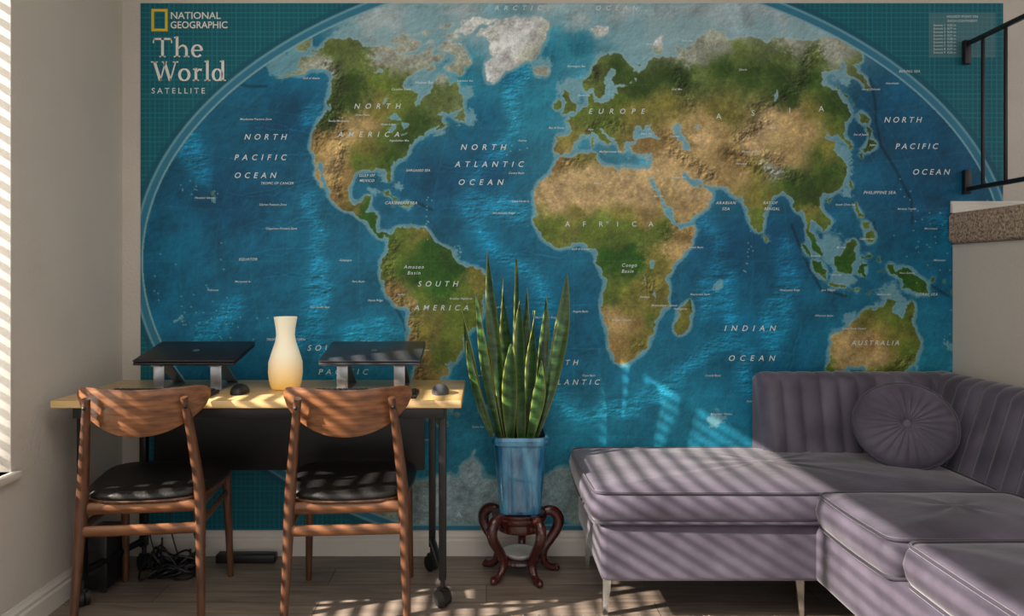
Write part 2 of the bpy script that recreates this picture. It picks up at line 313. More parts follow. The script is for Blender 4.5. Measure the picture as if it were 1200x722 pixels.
land=[
"-168,65.6 -166,64.5 -161,64.5 -161,63.5 -164.5,63 -166,61.7 -162,60 -162,58.7 -157.5,58.7 -158,57.5 -162,55.5 -164.8,54.6 -160,55.7 -156,57.3 -153.5,59.2 -151.5,61 -149.5,61 -151.8,59.2 -148,60 -144,60 -139.5,59.5 -136,58.2 -133,56 -130.5,54.5 -128,52 -127,50.8 -123.5,49 -122.5,47.3 -124.7,48.3 -124,46 -124.4,42.8 -124,40.3 -122.4,37.5 -120.6,34.6 -118.3,33.8 -117,32.3 -115.8,30 -114,28.3 -115,27.8 -112.2,25.5 -110,23 -109.5,23.3 -111.2,26 -112.8,28.5 -114.7,31.5 -113,31.2 -111,28 -109,25.7 -106,22.9 -105.5,20.5 -102,18 -98,16.3 -95,16 -92,14.5 -88,13.2 -86,11.2 -83.5,9 -82.5,8.2 -80.2,7.4 -79.5,9 -77.8,7.8 -77.2,8.6 -79.8,9.5 -82.2,9.2 -83.5,11 -83.3,15 -86,15.9 -88.5,15.8 -87.5,18.5 -87,21.3 -90.3,21 -91,19 -94.5,18.2 -96.3,19.5 -97.7,22.5 -97.2,25.5 -97.2,27.7 -95,29.2 -92,29.6 -89.5,29.2 -88.5,30.4 -85.5,30 -84,30.1 -82.7,28.5 -82,26.8 -81,25.2 -80.2,26 -81.3,30 -81,32 -78.5,33.8 -76,35 -76,37 -76.3,39 -75,38.5 -74,40.5 -70.5,41.7 -70.5,43.2 -67,44.6 -64.8,45.5 -66,43.7 -63,44.7 -60.5,46 -64.5,46.5 -65,48 -64.3,49 -68,49 -66,50.2 -60,50.2 -56,52 -57.5,54.5 -61.5,56.5 -62.5,58.5 -64.5,60.3 -68,58.6 -70,61 -73.5,62.3 -78,62.4 -77.7,60 -77,57.5 -76.5,56 -79,54.8 -79,52 -80.5,51.3 -82.3,53 -82.3,55.2 -87.5,56.5 -92.5,57 -94.5,59 -94,61 -91,63 -87,64.2 -86.5,66 -82,67.5 -82,69.5 -88,68.5 -92,69.7 -93,71.7 -95.5,71.8 -96,69.5 -98,68 -103,68 -108,68 -115,68.5 -115,69.5 -124,70 -129,70 -135,69 -141,69.6 -150,70.5 -156.5,71.2 -162,70 -166.5,68.5 -162,66.5",
"-44,60 -48,61 -52,64.5 -54,67 -51,69.5 -54.5,71 -57,74 -62,76 -71,76.5 -71,78.5 -65,80 -60,82 -45,82.8 -30,83.5 -20,82 -18,79 -20,76 -22,73 -23,70.5 -30,68.3 -36,66 -40,65 -42,62",
"-65,62 -72,63.5 -78,65 -73,66.5 -73,68.5 -80,70 -89,70.5 -89,73 -82,73.7 -77,72.7 -70,71 -67,69 -61.5,66.8 -65,65.5 -64,63.5",
"-117,69 -105,68.9 -102,70 -105,73 -115,73.2 -118,71","-125,71.5 -120,71.5 -117,75 -124,74.3","-78,76.2 -89,76.5 -86,79 -92,81 -80,83 -62,82.5 -75,79",
"-80,74.7 -92,74.8 -92,76.5 -80,75.7","-105,75 -116,75 -112,76.5 -105,76.3","-96,78 -105,78.5 -96,80.5","-95,73 -102,72 -100,74","-81,64 -87,63.6 -85,66",
"-59.3,47.7 -53,46.8 -53.5,49 -55.8,51.5 -58,49.5","-123.7,48.6 -125.5,49 -128.2,50.7 -125.5,50.3","-85,21.9 -80,23.2 -75,20.7 -77.5,19.8 -78,20.7 -82,22.4","-74.4,18.4 -73,19.9 -69,19.3 -68.5,18.3 -71,17.8","-78,18.3 -76.3,18.2 -77.2,17.8","-67,18.4 -65.7,18.3 -66,18","-78,24.5 -77.6,25 -78.3,25",
"-180,69 -175,67.3 -170,66 -173,64.3 -180,65","-157,20.8 -156,20 -155,19.5 -156,19",
"-77.2,8.6 -75,10.8 -71.8,12.2 -71.3,10.8 -68,11.5 -62,10.6 -60,8.5 -57,6 -51.5,4.2 -50,1 -48,-.8 -44.5,-2.3 -40,-2.8 -35.3,-5.2 -34.9,-8 -37,-11 -39,-14 -39,-18 -41,-22 -44.5,-23 -48.5,-26 -48.7,-28.5 -51,-31.5 -53.5,-34 -57,-34.5 -58.3,-34 -57,-36.5 -58,-38.3 -62,-39 -62.3,-40.8 -65,-41 -64,-42.7 -67.3,-45.5 -66,-48 -69,-50.5 -68.5,-52.5 -65.3,-54.8 -69,-55.3 -73,-53.3 -75.3,-50 -75.5,-46.5 -73,-44 -73.8,-41.5 -73.5,-37.2 -71.5,-32 -71.5,-29 -70.2,-23 -70.3,-18.3 -76,-14 -79.5,-8 -81.2,-5.5 -80,-3 -80.8,-1.5 -80,.8 -78.7,1.8 -77.2,4 -77.8,7.3","-61,-51.5 -58,-51.5 -59.5,-52.2",
"-5.9,35.8 -9.8,31.5 -10,29.5 -13,27.7 -17,21 -16.3,19 -17.4,14.7 -16.7,12.4 -13.7,9.7 -11.4,6.8 -7.6,4.4 -3,5 2,6.3 4.5,6.3 6,4.3 9.5,4 9.8,1 9,-.7 12,-5 13.7,-9 12.5,-14 11.8,-17.5 14.5,-23 15.3,-27.5 18.2,-32 18.4,-34.3 20,-34.8 25.7,-34 30,-31 32.8,-28 32.7,-26 35.5,-24 35,-20 40.5,-15.5 40.5,-10.5 39,-7 39.5,-4.5 42,-1 46,2.5 51,10.3 51.2,12 44.5,10.5 43,12 39.5,15.2 37.3,19.5 35.5,24 32.6,29.8 32.6,31.3 29,31 25,31.6 21.5,32.8 19.5,30.4 15.3,32.3 11,33.8 10.8,36.8 5,36.8 -2,35.2",
"49.3,-12.2 50.4,-15.7 47.5,-24.8 45,-25.5 43.5,-22.5 44.3,-16.5 47,-15",
"-9,37 -9.3,38.8 -8.8,43.2 -1.8,43.4 -1.2,46 -4.5,48 -1.5,48.7 -1.8,49.7 .2,49.5 2,51 4.5,52.5 8,53.7 8.2,57 10.5,57.6 10.3,55.5 10.9,54.2 14,54 18.5,54.7 21,55.5 21.7,57.5 24,57.2 23.5,59.2 29.5,59.8 28,60.5 22.8,60 21.3,61.8 25,65 22,65.8 17.5,62.5 18,60 16.5,57 14.3,55.5 12.8,55.6 11.2,58.8 10.6,59.4 7,58.1 5.2,59.5 5.2,62 10,64 14,67.5 19,70 25.5,71 31,70.2 41,67 40,66.3 33,66.8 34.8,64.5 38,64 40.5,64.8 44,66.5 46,68 53.5,68.5 60,69 67,69 67,71.5 69,73 72.5,71.5 73.5,68.3 75,72 81,73 87,75 97,76 104,77.7 112,76 108,73.5 114,73.7 127,73.2 130,71 140,72.5 152,71 160,69.7 170,69.7 180,69 180,65 177.5,64.5 179,62.5 170.5,60 163.5,59.8 163,56 156.8,51 156,56.5 161,60 163,61.8 155,59.3 142,59.2 135.5,54.7 141.2,53 140,48.5 135.5,44 131.5,43 127.5,39.7 129.4,37 129,35.2 126.4,34.5 126.5,37 125,39.5 121.5,39 121,41 118,39 122.5,37 119.3,35 121.8,31.5 121.5,28.5 119,25.5 116,22.9 110.5,21.2 108.3,21.7 105.8,19 109,13 107,10.5 105,8.7 104.8,10.5 102.5,12 100.8,13.4 99.8,11.5 99.3,9.3 101.8,6.8 103.4,4 104.2,1.4 101.2,2.9 98.3,8 98.7,12 97.6,16.5 95,15.8 94,18.5 92,21.5 91,22.7 87,21.5 85,19.7 82,16.8 80.2,15 80.2,12.5 79.8,10.3 77.6,8.1 76,10.5 74.5,14.5 72.8,19 72.7,21.5 70.5,20.8 69,22.3 67,24.8 61.6,25.1 57.3,25.8 56.5,27.1 52,27.7 50,30.2 48,29.8 50,26.6 51.5,24.5 54.2,24.2 56.2,26 56.8,24.3 59.8,22.5 57.7,19 55,17 52,15.6 45,12.8 43.3,12.7 42.7,16.5 39.2,21 35,28 34.9,29.5 34.2,27.8 32.6,30 32.5,31.2 34.2,31.3 36,35 36,36.8 30.5,36.4 27.5,36.9 26.2,39.3 29.5,41 35,42 41.5,41.5 37,45 39,47.2 35,46.2 33.5,44.5 32.5,46 30.8,46.3 28.5,43.8 28,41.8 29,41.1 26,40.7 23.5,40.3 24,38 22.5,36.5 21,38 19.4,41 19.4,42 15.5,43.8 13.7,45.5 12.3,45.2 13.6,43.5 16,41.8 18.4,40 16.8,40.4 16,38 15.8,40 12.3,41.7 10.3,43.8 8.8,44.4 6,43.1 3.2,43.2 .8,41 -.3,39 -2,36.8 -5.5,36",
"-5.5,50.1 1.3,51.2 1.7,52.8 -1.5,55 -2,57.6 -5,58.6 -6,56.5 -3,54.5 -4.5,53 -5,51.7","-10,52 -6.3,52.2 -6,54.5 -8,55.2 -10,54","-22.5,63.8 -18.5,63.4 -13.6,65 -16,66.5 -22.5,66.4 -24,65.5","11,79 17,76.7 27,80 20,80.5","52,71 57,70.7 61,74.5 68.5,76.8 62,76.2 54,73.5","12.5,37.8 15.5,38.2 15,36.7","8.3,39 9.6,39.2 9.3,43 8.3,41","23.5,35.4 26.2,35.2 24,35","32.4,35 34.4,35.6 33.5,34.6",
"79.8,8 80.2,9.7 81.8,7.3 80.5,6","95.3,5.6 98,4.2 103.5,0 106,-3 105.8,-5.8 102,-3.8 98.7,1.7","105.3,-6.8 108.5,-6.7 114.5,-7.7 114.3,-8.6 108,-7.8","109,1.5 111.5,1.5 113,3.2 117,7 119.2,5.2 117.5,3 118,1 116.3,-4 111,-3.4 109,-.5","119.5,-5.5 120.4,-3 122.5,-5 121.5,-1.8 123.3,-.9 120.5,-.9 120.2,.8 125,1.5 120.5,1.5 119.3,-2.5","123.5,-10.3 127,-8.4 125,-9.2","116,-8.5 119,-8.3 122,-8.4 119,-9","128,1.8 128.5,0 127.7,-.5","127,-3.2 130.5,-3 130,-3.6",
"120.5,18.5 122.2,18.4 121.7,15 124,13 120.7,13.8 119.9,16","122,7 125.5,9.7 126.5,7.5 125.4,5.7","122,11.8 125.5,12 125,10.3 122.5,10","120.2,23 121,25.2 122,25 121,22","108.7,19 110.5,20 111,19.5 109.5,18.2",
"130.9,34 136,35.7 139.5,38.5 141,41.3 142,39.5 140.8,35.6 135.7,33.5 132.5,34.2","140,42 141.8,45.4 145.3,43.3 143.2,42","129.7,33 131.8,33.5 131,31.2 130,31.5","132.5,33.8 134.5,34.2 133.5,33","142,46 143,49 143.2,53 142.5,54.2 141.9,51",
"131,-.8 134,-.9 135,-3.3 138,-1.7 141,-2.6 147.5,-6 150.5,-10.5 147,-9.5 143,-9 138,-8.2 137.8,-5.3 133,-4 132,-2.8","148.5,-5.8 152,-4.3 151,-6","155,-6 156,-6.8 155.5,-5.2","159,-8 161,-9.5 160,-9.8","164,-20.3 167,-22.2 166,-22.3",
"113.7,-22.5 114,-26.5 115.7,-31.8 115,-34.3 118,-35 123.5,-34 126,-32.3 131,-31.5 135.3,-34.7 137.8,-32.6 138,-35.5 140,-37.5 143.5,-38.8 147,-38.5 150,-37.3 151.5,-33 153.5,-28.5 153,-25.5 149.5,-21.8 146.2,-19 145.4,-15 142.6,-10.8 141.6,-13.5 140.8,-17.5 137,-15.8 135.5,-15 136.8,-12.2 132.5,-11.4 130,-14 129,-15 126.5,-14 122.2,-17.5 119,-20","144.7,-40.8 148.2,-40.9 147.5,-43.4 146,-43.5",
"172.7,-34.5 175.5,-36.7 178.4,-37.8 176.8,-40 175.2,-41.5 173.8,-39.3 174.7,-37","172.7,-40.6 174.3,-41.8 171,-45.5 168.5,-46.6 166.5,-46 170,-43",
"-180,-78 -150,-77 -130,-74 -100,-73 -75,-72 -67,-68 -57,-63.5 -61,-66 -62,-74 -50,-78 -30,-77 -10,-71 30,-69.5 55,-66.5 70,-68 90,-66.5 115,-66.5 140,-66.5 160,-70 170,-72 165,-78 180,-78 180,-90 90,-90 0,-90 -90,-90 -180,-90"]
water=["47,45 51,47 53,45 51,43.5 53.5,40 53.8,37 50,37.5 49,40.5 47.5,43","58.5,45 61,46 61,44","-92,46.7 -88.5,48.8 -84.5,46.5 -87.5,46.5","-87.8,42 -86.3,42 -85,45.5 -87.8,45","-84,46 -80,45.5 -81.7,43.3 -83.5,45","-83,41.7 -79,42.8 -80,42","-98,51 -97,53.5 -99,53 ","-110,61.3 -115,61 -112,62.5","-118,65.5 -124,65.5 -120,66.7","31.8,-.5 34,.2 33.5,-2.5 32,-2.5","104,51.7 109.8,55.5 109.3,55.6 103.9,51.9","31,60.5 33,61.5 31.5,61","35,61 36,62 34.5,62.3","29,-4 30.5,-8.5 29.8,-7","34,-10 35,-14 34.3,-12","13.5,13.5 15,13.5 14.5,12.7"]
mask=np.zeros((H,W))
for L in land: raster(mask,fractal(PP(T(L))))
for L in water: raster(mask,fractal(PP(T(L)),2),0.0)
landm=np.clip(blur(mask,0.55),0,1)
bl_=[(-180,a) for a in range(-90,91,3)]+[(a,90) for a in range(-180,181,10)]+[(180,a) for a in range(90,-91,-3)]+[(a,-90) for a in range(180,-181,-10)]
bp_=PP(bl_); inside=np.zeros((H,W)); raster(inside,bp_)
cxs=gx[::4]; cys=gy[::4]; Q=np.array(bp_); Q2=np.roll(Q,-1,axis=0)
gX,gY=np.meshgrid(cxs,cys); dist=np.full(gX.shape,1e9)
for a,c in zip(Q,Q2):
    d=c-a; L2=(d**2).sum()
    if L2<1e-9: continue
    t=np.clip(((gX-a[0])*d[0]+(gY-a[1])*d[1])/L2,0,1)
    dist=np.minimum(dist,np.hypot(gX-a[0]-t*d[0],gY-a[1]-t*d[1]))
tmp=np.array([np.interp(gx,cxs,row) for row in dist]); dist=np.array([np.interp(gy,cys,tmp[:,j]) for j in range(W)]).T
X,Y=np.meshgrid(gx,gy)
n1=fnoise(1.7); n2=fnoise(1.6); nd=fnoise(1.2,lo=0.01); rel=fnoise(1.6,lo=0.012); fine=fnoise(.9,lo=.03); streak=fnoise(1.3,.008,(3.2,1.0)); mid=fnoise(1.5,lo=.006)
Xw=X+n1*6+nd*3.2; Yw=Y+n2*6+mid*3.0
def rbf(pts,cols,p=1.7):
    pr=PP(pts); acc=np.zeros((H,W,3)); ws=np.zeros((H,W))
    for (px,py),c in zip(pr,cols):
        w_=1/(((Xw-px)**2+(Yw-py)**2+12)**p); ws+=w_
        for k in range(3): acc[...,k]+=w_*c[k]
    return acc/ws[...,None]
C=dict(F=(52,80,28),G=(94,114,44),O=(126,122,58),T=(182,156,106),D=(196,170,124),B=(148,124,76),S=(212,218,220),K=(94,112,58),R=(164,170,158),J=(42,88,26),U=(188,150,94),Z=(144,172,180))
lp="""-155,66,K -150,61,R -140,66,K -130,63,K -125,57,F -120,66,R -110,65,R -100,66,R -95,70,R -110,58,G -100,56,G -90,53,G -75,55,K -72,60,R -65,56,K -120,50,F -123,45,F -116,44,T -112,38,T -118,37,B -108,33,T -105,40,T -100,48,O -102,44,T -98,38,O -97,32,G -103,28,B -90,42,G -90,35,G -83,33,F -80,40,F -75,44,F -81,28,G -103,23,B -99,19,O -90,16,J -84,11,J -112,29,T
-74,6,G -68,8,O -62,5,J -60,-3,J -68,-5,J -52,-3,J -55,-10,J -64,-14,G -48,-12,G -42,-8,O -38,-8,O -50,-20,G -45,-20,G -60,-22,O -58,-30,G -65,-30,B -69,-38,B -68,-46,B -72,-50,K -70,-23,T -76,-10,B -70,-17,T -78,-2,G
0,25,D -8,22,D 10,27,D 20,24,D 28,25,D 30,19,D 12,18,D -5,17,D 3,17,D 22,18,D -7,31,B 5,35,O 0,13,O 20,12,O 30,12,B -10,9,G 5,8,G 13,6,G 20,6,G 28,6,G 36,8,G 44,7,B 48,8,T 42,1,T 22,0,J 15,-1,J 26,-4,J 34,-3,O 37,-8,O 20,-10,G 15,-13,G 28,-13,O 35,-15,O 24,-18,O 15,-22,T 20,-24,T 27,-23,B 22,-30,B 28,-30,O 32,-22,G 47,-18,O 49,-16,F
-5,40,O 0,46,G -3,54,G 10,50,G 10,61,K 18,65,K 26,63,F 20,47,G 15,42,G 25,53,G 35,57,F 32,48,O 45,50,O 33,39,B 42,37,B 44,33,T 40,30,D 46,24,D 50,20,D 45,16,T 54,33,T 58,38,D 60,45,T 67,48,O 75,49,O 65,42,T 63,31,T 66,34,B 50,60,F 60,62,F 70,60,K 68,67,R 80,62,F 95,60,F 100,68,K 90,72,R 105,74,R 115,62,F 125,66,K 140,70,R 145,64,K 160,66,R 172,67,R 158,56,K 130,58,F 110,54,F 128,50,F 135,48,F 105,46,T 95,44,D 85,40,D 80,37,D 88,33,T 95,34,T 85,28.5,R 103,40,T 112,43,T 118,48,O 125,44,G 115,36,O 108,34,G 104,30,G 112,28,F 102,25,F 127,37,G 138,37,F 72,27,T 70,30,B 77,28,O 76,22,O 79,18,O 77,13,G 85,23,G 93,26,F 96,20,F 101,16,O 100,19,F 105,14,G 102,5,J 113,0,J 102,-1,J 110,-7,G 121,-2,J 122,15,G 140,-5,J
133,-24,U 125,-22,T 120,-28,T 117,-33,G 128,-30,T 140,-28,T 145,-24,O 150,-25,G 147,-33,G 142,-16,G 132,-14,G 145,-37,F 128,-17,O 171,-43,G 175,-38,G -40,70,S -40,78,S -45,63,S -75,70,R -80,79,S -110,73,R -19,65,R 18,79,S 58,74,S -100,-80,Z -40,-80,Z 20,-75,Z 80,-72,Z 140,-72,Z -62,-68,Z"""
pts=[];cols=[]
for q in lp.split():
    a,bq,c=q.split(','); pts.append((float(a),float(bq))); cols.append(C[c])
landc=rbf(pts,cols)
OC=dict(D=(4,80,116),N=(8,102,138),L=(30,132,162),A=(168,188,194),H=(110,160,176))
op="-150,20,D -165,0,N -150,-20,N -130,0,N -120,-30,N -110,-50,L -140,45,D -40,30,D -30,0,N -20,-30,N -60,25,D -45,45,N -20,50,L 0,-20,N 75,-20,N 65,0,D 90,-35,N 90,5,D 150,20,D 170,30,D 165,0,N 150,45,D 170,-30,L 160,-50,L -20,70,L -35,62,N 0,80,A 90,80,A -150,78,A -90,82,A 160,76,A 60,76,A 40,74,H -170,60,N -60,60,L -60,72,H -60,-60,L 0,-60,L 60,-60,L 120,-60,L -120,-62,L 175,-60,L 180,84,A -30,86,A 40,85,A 0,72,L"
pts=[];cols=[]
for q in op.split():
    a,bq,c=q.split(','); pts.append((float(a),float(bq))); cols.append(OC[c])
oc=rbf(pts,cols,1.3)
rid=["-35,58 -30,50 -28,45 -33,38 -42,30 -46,23 -45,15 -38,8 -32,2 -20,-1 -14,-8 -13,-20 -14,-32 -10,-42 -2,-52 10,-54 25,-52 35,-46 48,-38 60,-32 68,-26 67,-15 67,-5 62,5 57,12","68,-26 78,-38 95,-45 115,-49 140,-52 160,-60","-110,20 -104,8 -105,-5 -110,-20 -112,-35 -118,-50 -140,-58 -170,-62","89,8 89,-10 89,-30","-158,21 -168,25 -178,30 -180,35","-86,-20 -78,-24 -100,-26","-130,42 -128,48","175,-35 178,-20","-25,65 -35,58","-50,20 -20,16","-140,-10 -150,-17 -165,-22","165,8 150,12","55,-20 60,-10 58,-3"]
frac=["-160,40 -125,40","-155,30 -118,34","-150,20 -112,26","-140,10 -108,14","-135,2 -104,6","-130,-5 -104,-5","-125,-24 -80,-26","-60,32 -25,33","-55,18 -22,16","-40,0 -5,1","-32,-16 5,-15","-30,-32 12,-30","-25,-45 15,-42","55,-30 40,-42","62,-24 50,-38","75,-30 88,-42","-150,-45 -110,-48","-145,-55 -105,-56","98,-20 99,-48","105,-45 130,-47"]
tre=["165,55 155,48 147,42 142,35 143,28 145,18 143,11","178,-18 175,-28 178,-35","92,12 96,2 104,-9 115,-11","-80,-8 -73,-20 -72,-30","-165,52 -175,51 -180,51","-68,19.8 -60,17","150,-7 158,-10 ","127,12 126.5,6"]
rb=np.zeros((H,W)); tb=np.zeros((H,W)); mb=np.zeros((H,W)); fb=np.zeros((H,W))
for L in rid: lines(fractal(PP(T(L)),4,.18)[:-3],rb)
for L in frac: lines(fractal(PP(T(L)),5,.05)[:-5],fb)
for L in tre: lines(PP(T(L)),tb)
for L in ["-150,62 -140,61 -130,57 -122,50 -115,45 -110,40 -106,36 -106,28 -100,20","-122,47 -120,40 -118,35","-75,8 -78,0 -76,-10 -69,-17 -69,-30 -71,-40 -73,-50","68,36 75,35 85,29 95,28 100,26","75,40 85,43 95,46","85,35 95,33","45,38 55,32 62,28","-5,33 5,35","6,45 14,47 24,46","38,8 40,12","30,-5 35,-12","8,62 15,66","60,52 60,65","90,50 110,53 130,58 145,65 160,66","146,-36 150,-28","43,42 48,41","28,-30 30,-28"]: lines(PP(T(L)),mb)
mount=np.clip(blur(mb,8)*26,0,1.3)
ridge=np.clip(blur(rb,10)*20,0,1); rcore=np.clip(blur(rb,1.3)*1.6,0,1); trench=blur(tb,1.4)*2.5; frc=np.clip(blur(fb,.9)*1.6,0,1)-.5*np.clip(blur(fb,3)*4,0,1)
s5=blur(mask,6)+0.035*nd+.015*mid
shelf=0.64*sstep(.10,.24,s5)
rim=np.clip(blur(mask,1.3)*2.0,0,1)
sh="-4,56,9 3,55,8 108,4,15 113,-4,12 120,-18,9 135,-10,14 138,-14,10 -63,-48,12 -61,-43,8 -52,46,8 -66,43,6 -172,62,14 -178,60,14 122,33,12 121,28,7 -85,60,17 -82,54,8 51,28,7 20,58,9 40,73,18 60,73,18 80,76,18 130,75,18 160,73,18 -160,71,10 150,58,7 175,-46,10 168,-50,9 72,-52,7 60,-10,6 -77,24,5 -88,23,5 -84,28,4 40,46,3 -70,75,10 -45,-52,6 148,-42,5 125,-33,6 -20,65,8 -90,75,18 -110,77,18 -130,72,10 118,22,6 -50,2,6 -55,54,7 73,20,4 -15,10,3 167,-22,5 160,-30,4 -157,21,3 -165,-15,3 178,-17,4"
for q in sh.split():
    a,bq,c=[float(v) for v in q.split(',')]; px,py=proj(a,bq)
    shelf=np.maximum(shelf,0.72*sstep(.22,.5,np.exp(-((Xw-px)**2+(Yw-py)**2)/(c*1.25)**2)+.03*fine))
def shd(h):
    a,b_=np.gradient(h); return -(a+b_)
sl=shd(rel); sl/=sl.std(); ss=shd(streak); ss/=ss.std()
oc=oc*(1+0.055*mid[...,None]+0.035*sl[...,None]+0.015*fine[...,None])
oc=oc*(1+(ridge*(.10+.18*ss))[...,None])+(ridge[...,None]*np.array([6,18,20]))+(rcore*.5)[...,None]*np.array([14,34,38])+(frc*.7)[...,None]*np.array([16,38,42])
oc=oc*(1-np.clip(trench,0,.5)[...,None]*0.6)
sc_=np.array([138,178,190.])
oc=oc*(1-shelf[...,None])+sc_*shelf[...,None]*(1+.03*sl[...,None])
oc=oc*(1-0.55*rim[...,None])+np.array([188,210,214.])*0.55*rim[...,None]
mm=(0.035+0.17*mount)
lc=landc*(1+0.06*nd[...,None]+0.045*fine[...,None]+.05*mid[...,None])*(1+(mm*np.clip(sl,-2.5,2.5))[...,None])
lc=lc*(1-.12*mount[...,None])
col=oc*(1-landm[...,None])+lc*landm[...,None]
gb=np.zeros((H,W))
for lo in range(-165,180,15): lines(PP([(lo,a) for a in range(-84,85,3)]),gb)
for la in (-75,-60,-45,-30,-15,0,15,30,45,60,75): lines(PP([(a,la) for a in range(-180,181,5)]),gb)
gl=np.clip(blur(gb,0.5)*1.0,0,1)*0.12
col=col*(1-gl[...,None])+np.array([170,200,205.])*gl[...,None]
rs=np.random.default_rng(8); spk=np.zeros((H,W))
for (a,bq,sa,sb,k) in ((-165,-15,12,8,40),(-150,-18,8,5,24),(160,5,12,6,40),(178,-15,6,5,16),(73,2,1,6,12),(-62,14,1,4,12),(-28,38,4,1,6),(-160,22,6,2,10),(145,15,2,6,12)):
    px,py=proj(a+rs.normal(0,sa,k),bq+rs.normal(0,sb,k))
    for x,y in zip(px,py):
        i_,j_=int((x-MX0)/stx),int((y-MY0)/sty)
        if 1<i_<W-2 and 1<j_<H-2: spk[j_:j_+2,i_:i_+2]=.7
spk=blur(spk,.5)[...,None]; col=col*(1-spk)+np.array([190,215,215.])*spk
bgc=np.ones((H,W,3))*np.array([12,94,108.])
g1=(np.minimum((X-MX0)%5.6,5.6-(X-MX0)%5.6)<0.5)|(np.minimum((Y-MY0)%5.6,5.6-(Y-MY0)%5.6)<0.5)
bgc=bgc+g1[...,None]*np.array([12,24,26.])
def band(a,bb): return 1/(1+np.exp(-(dist-a)*2.5))-1/(1+np.exp(-(dist-bb)*2.5))
for a,bb,c,s in ((-1,2.5,(160,194,208),.85),(2.5,9,(52,122,154),.9),(9,12,(128,172,192),.9),(12,18,(18,84,108),.7)):
    w_=(band(a,bb)*s)[...,None]; bgc=bgc*(1-w_)+np.array(c,float)*w_
im=np.clip(blur(inside,0.5),0,1)[...,None]
col=bgc*(1-im)+col*im
col=np.clip(col,2,250)/255.0
lin=np.where(col<=0.04045,col/12.92,((col+0.055)/1.055)**2.4)
bxm=((X>1088)&(X<1166)&(Y>15)&(Y<68))[...,None]
lin=np.where(bxm,lin*0.7+np.array([.20,.30,.32])*0.3,lin)
verts=np.empty((H,W,3),np.float32)
verts[...,0]=(X-PX)/S; verts[...,1]=-0.003; verts[...,2]=CH-(Y-PY)/S
me=bpy.data.meshes.new('world_map_mural')
nv=H*W; me.vertices.add(nv); me.vertices.foreach_set('co',verts.ravel())
idx=np.arange(nv).reshape(H,W); q=np.stack([idx[:-1,:-1],idx[1:,:-1],idx[1:,1:],idx[:-1,1:]],-1).reshape(-1,4).astype(np.int32)
nf=len(q); me.loops.add(nf*4); me.loops.foreach_set('vertex_index',q.ravel())
me.polygons.add(nf); me.polygons.foreach_set('loop_start',np.arange(0,nf*4,4,dtype=np.int32))
try: me.polygons.foreach_set('loop_total',np.full(nf,4,np.int32))
except Exception: pass
me.update(calc_edges=True)
ca=me.color_attributes.new('print','FLOAT_COLOR','POINT')
cc=np.ones((nv,4),np.float32); cc[:,:3]=lin.reshape(-1,3); ca.data.foreach_set('color',cc.ravel())
Mm=bpy.data.materials.new('mural_print'); Mm.use_nodes=True; nt=Mm.node_tree; b=nt.nodes['Principled BSDF']
at=nt.nodes.new('ShaderNodeAttribute'); at.attribute_name='print'; nt.links.new(at.outputs['Color'],b.inputs['Base Color']); b.inputs['Roughness'].default_value=0.6
b.inputs['Specular IOR Level'].default_value=0.3
me.materials.append(Mm)
mural=link(bpy.data.objects.new('world_map_mural',me))
# labels
M_ink=mat('label_ink',rgb(208,224,226),0.6,noise=0.02); M_inkw=mat('title_ink',rgb(225,228,225),0.6,noise=0.02); M_yel=mat('yellow_ink',rgb(225,190,40),0.6,noise=0.02)
def text_bm(bm,txt,px,py,cap,space=1.0,shear=0.0,rot=0.0,off=0.0,align='CENTER',xs=1.0):
    cu=bpy.data.curves.new('t','FONT'); cu.body=txt; cu.size=1.0; cu.space_character=space; cu.shear=shear; cu.align_x=align; cu.align_y='CENTER'; cu.offset=off; cu.resolution_u=3
    o=bpy.data.objects.new('t',cu); link(o); bpy.context.view_layer.update()
    dg=bpy.context.evaluated_depsgraph_get(); m_=bpy.data.meshes.new_from_object(o.evaluated_get(dg))
    sz=cap/0.7/S
    Mx=Matrix.Translation(((px-PX)/S,-0.0045,CH-(py-PY)/S))@Matrix.Rotation(-math.radians(rot),4,'Y')@Matrix.Rotation(math.radians(90),4,'X')@Matrix.Diagonal((sz*xs,sz,sz,1))
    m_.transform(Mx); bm.from_mesh(m_); bpy.data.objects.remove(o); bpy.data.meshes.remove(m_); bpy.data.curves.remove(cu)
bm=bmesh.new()
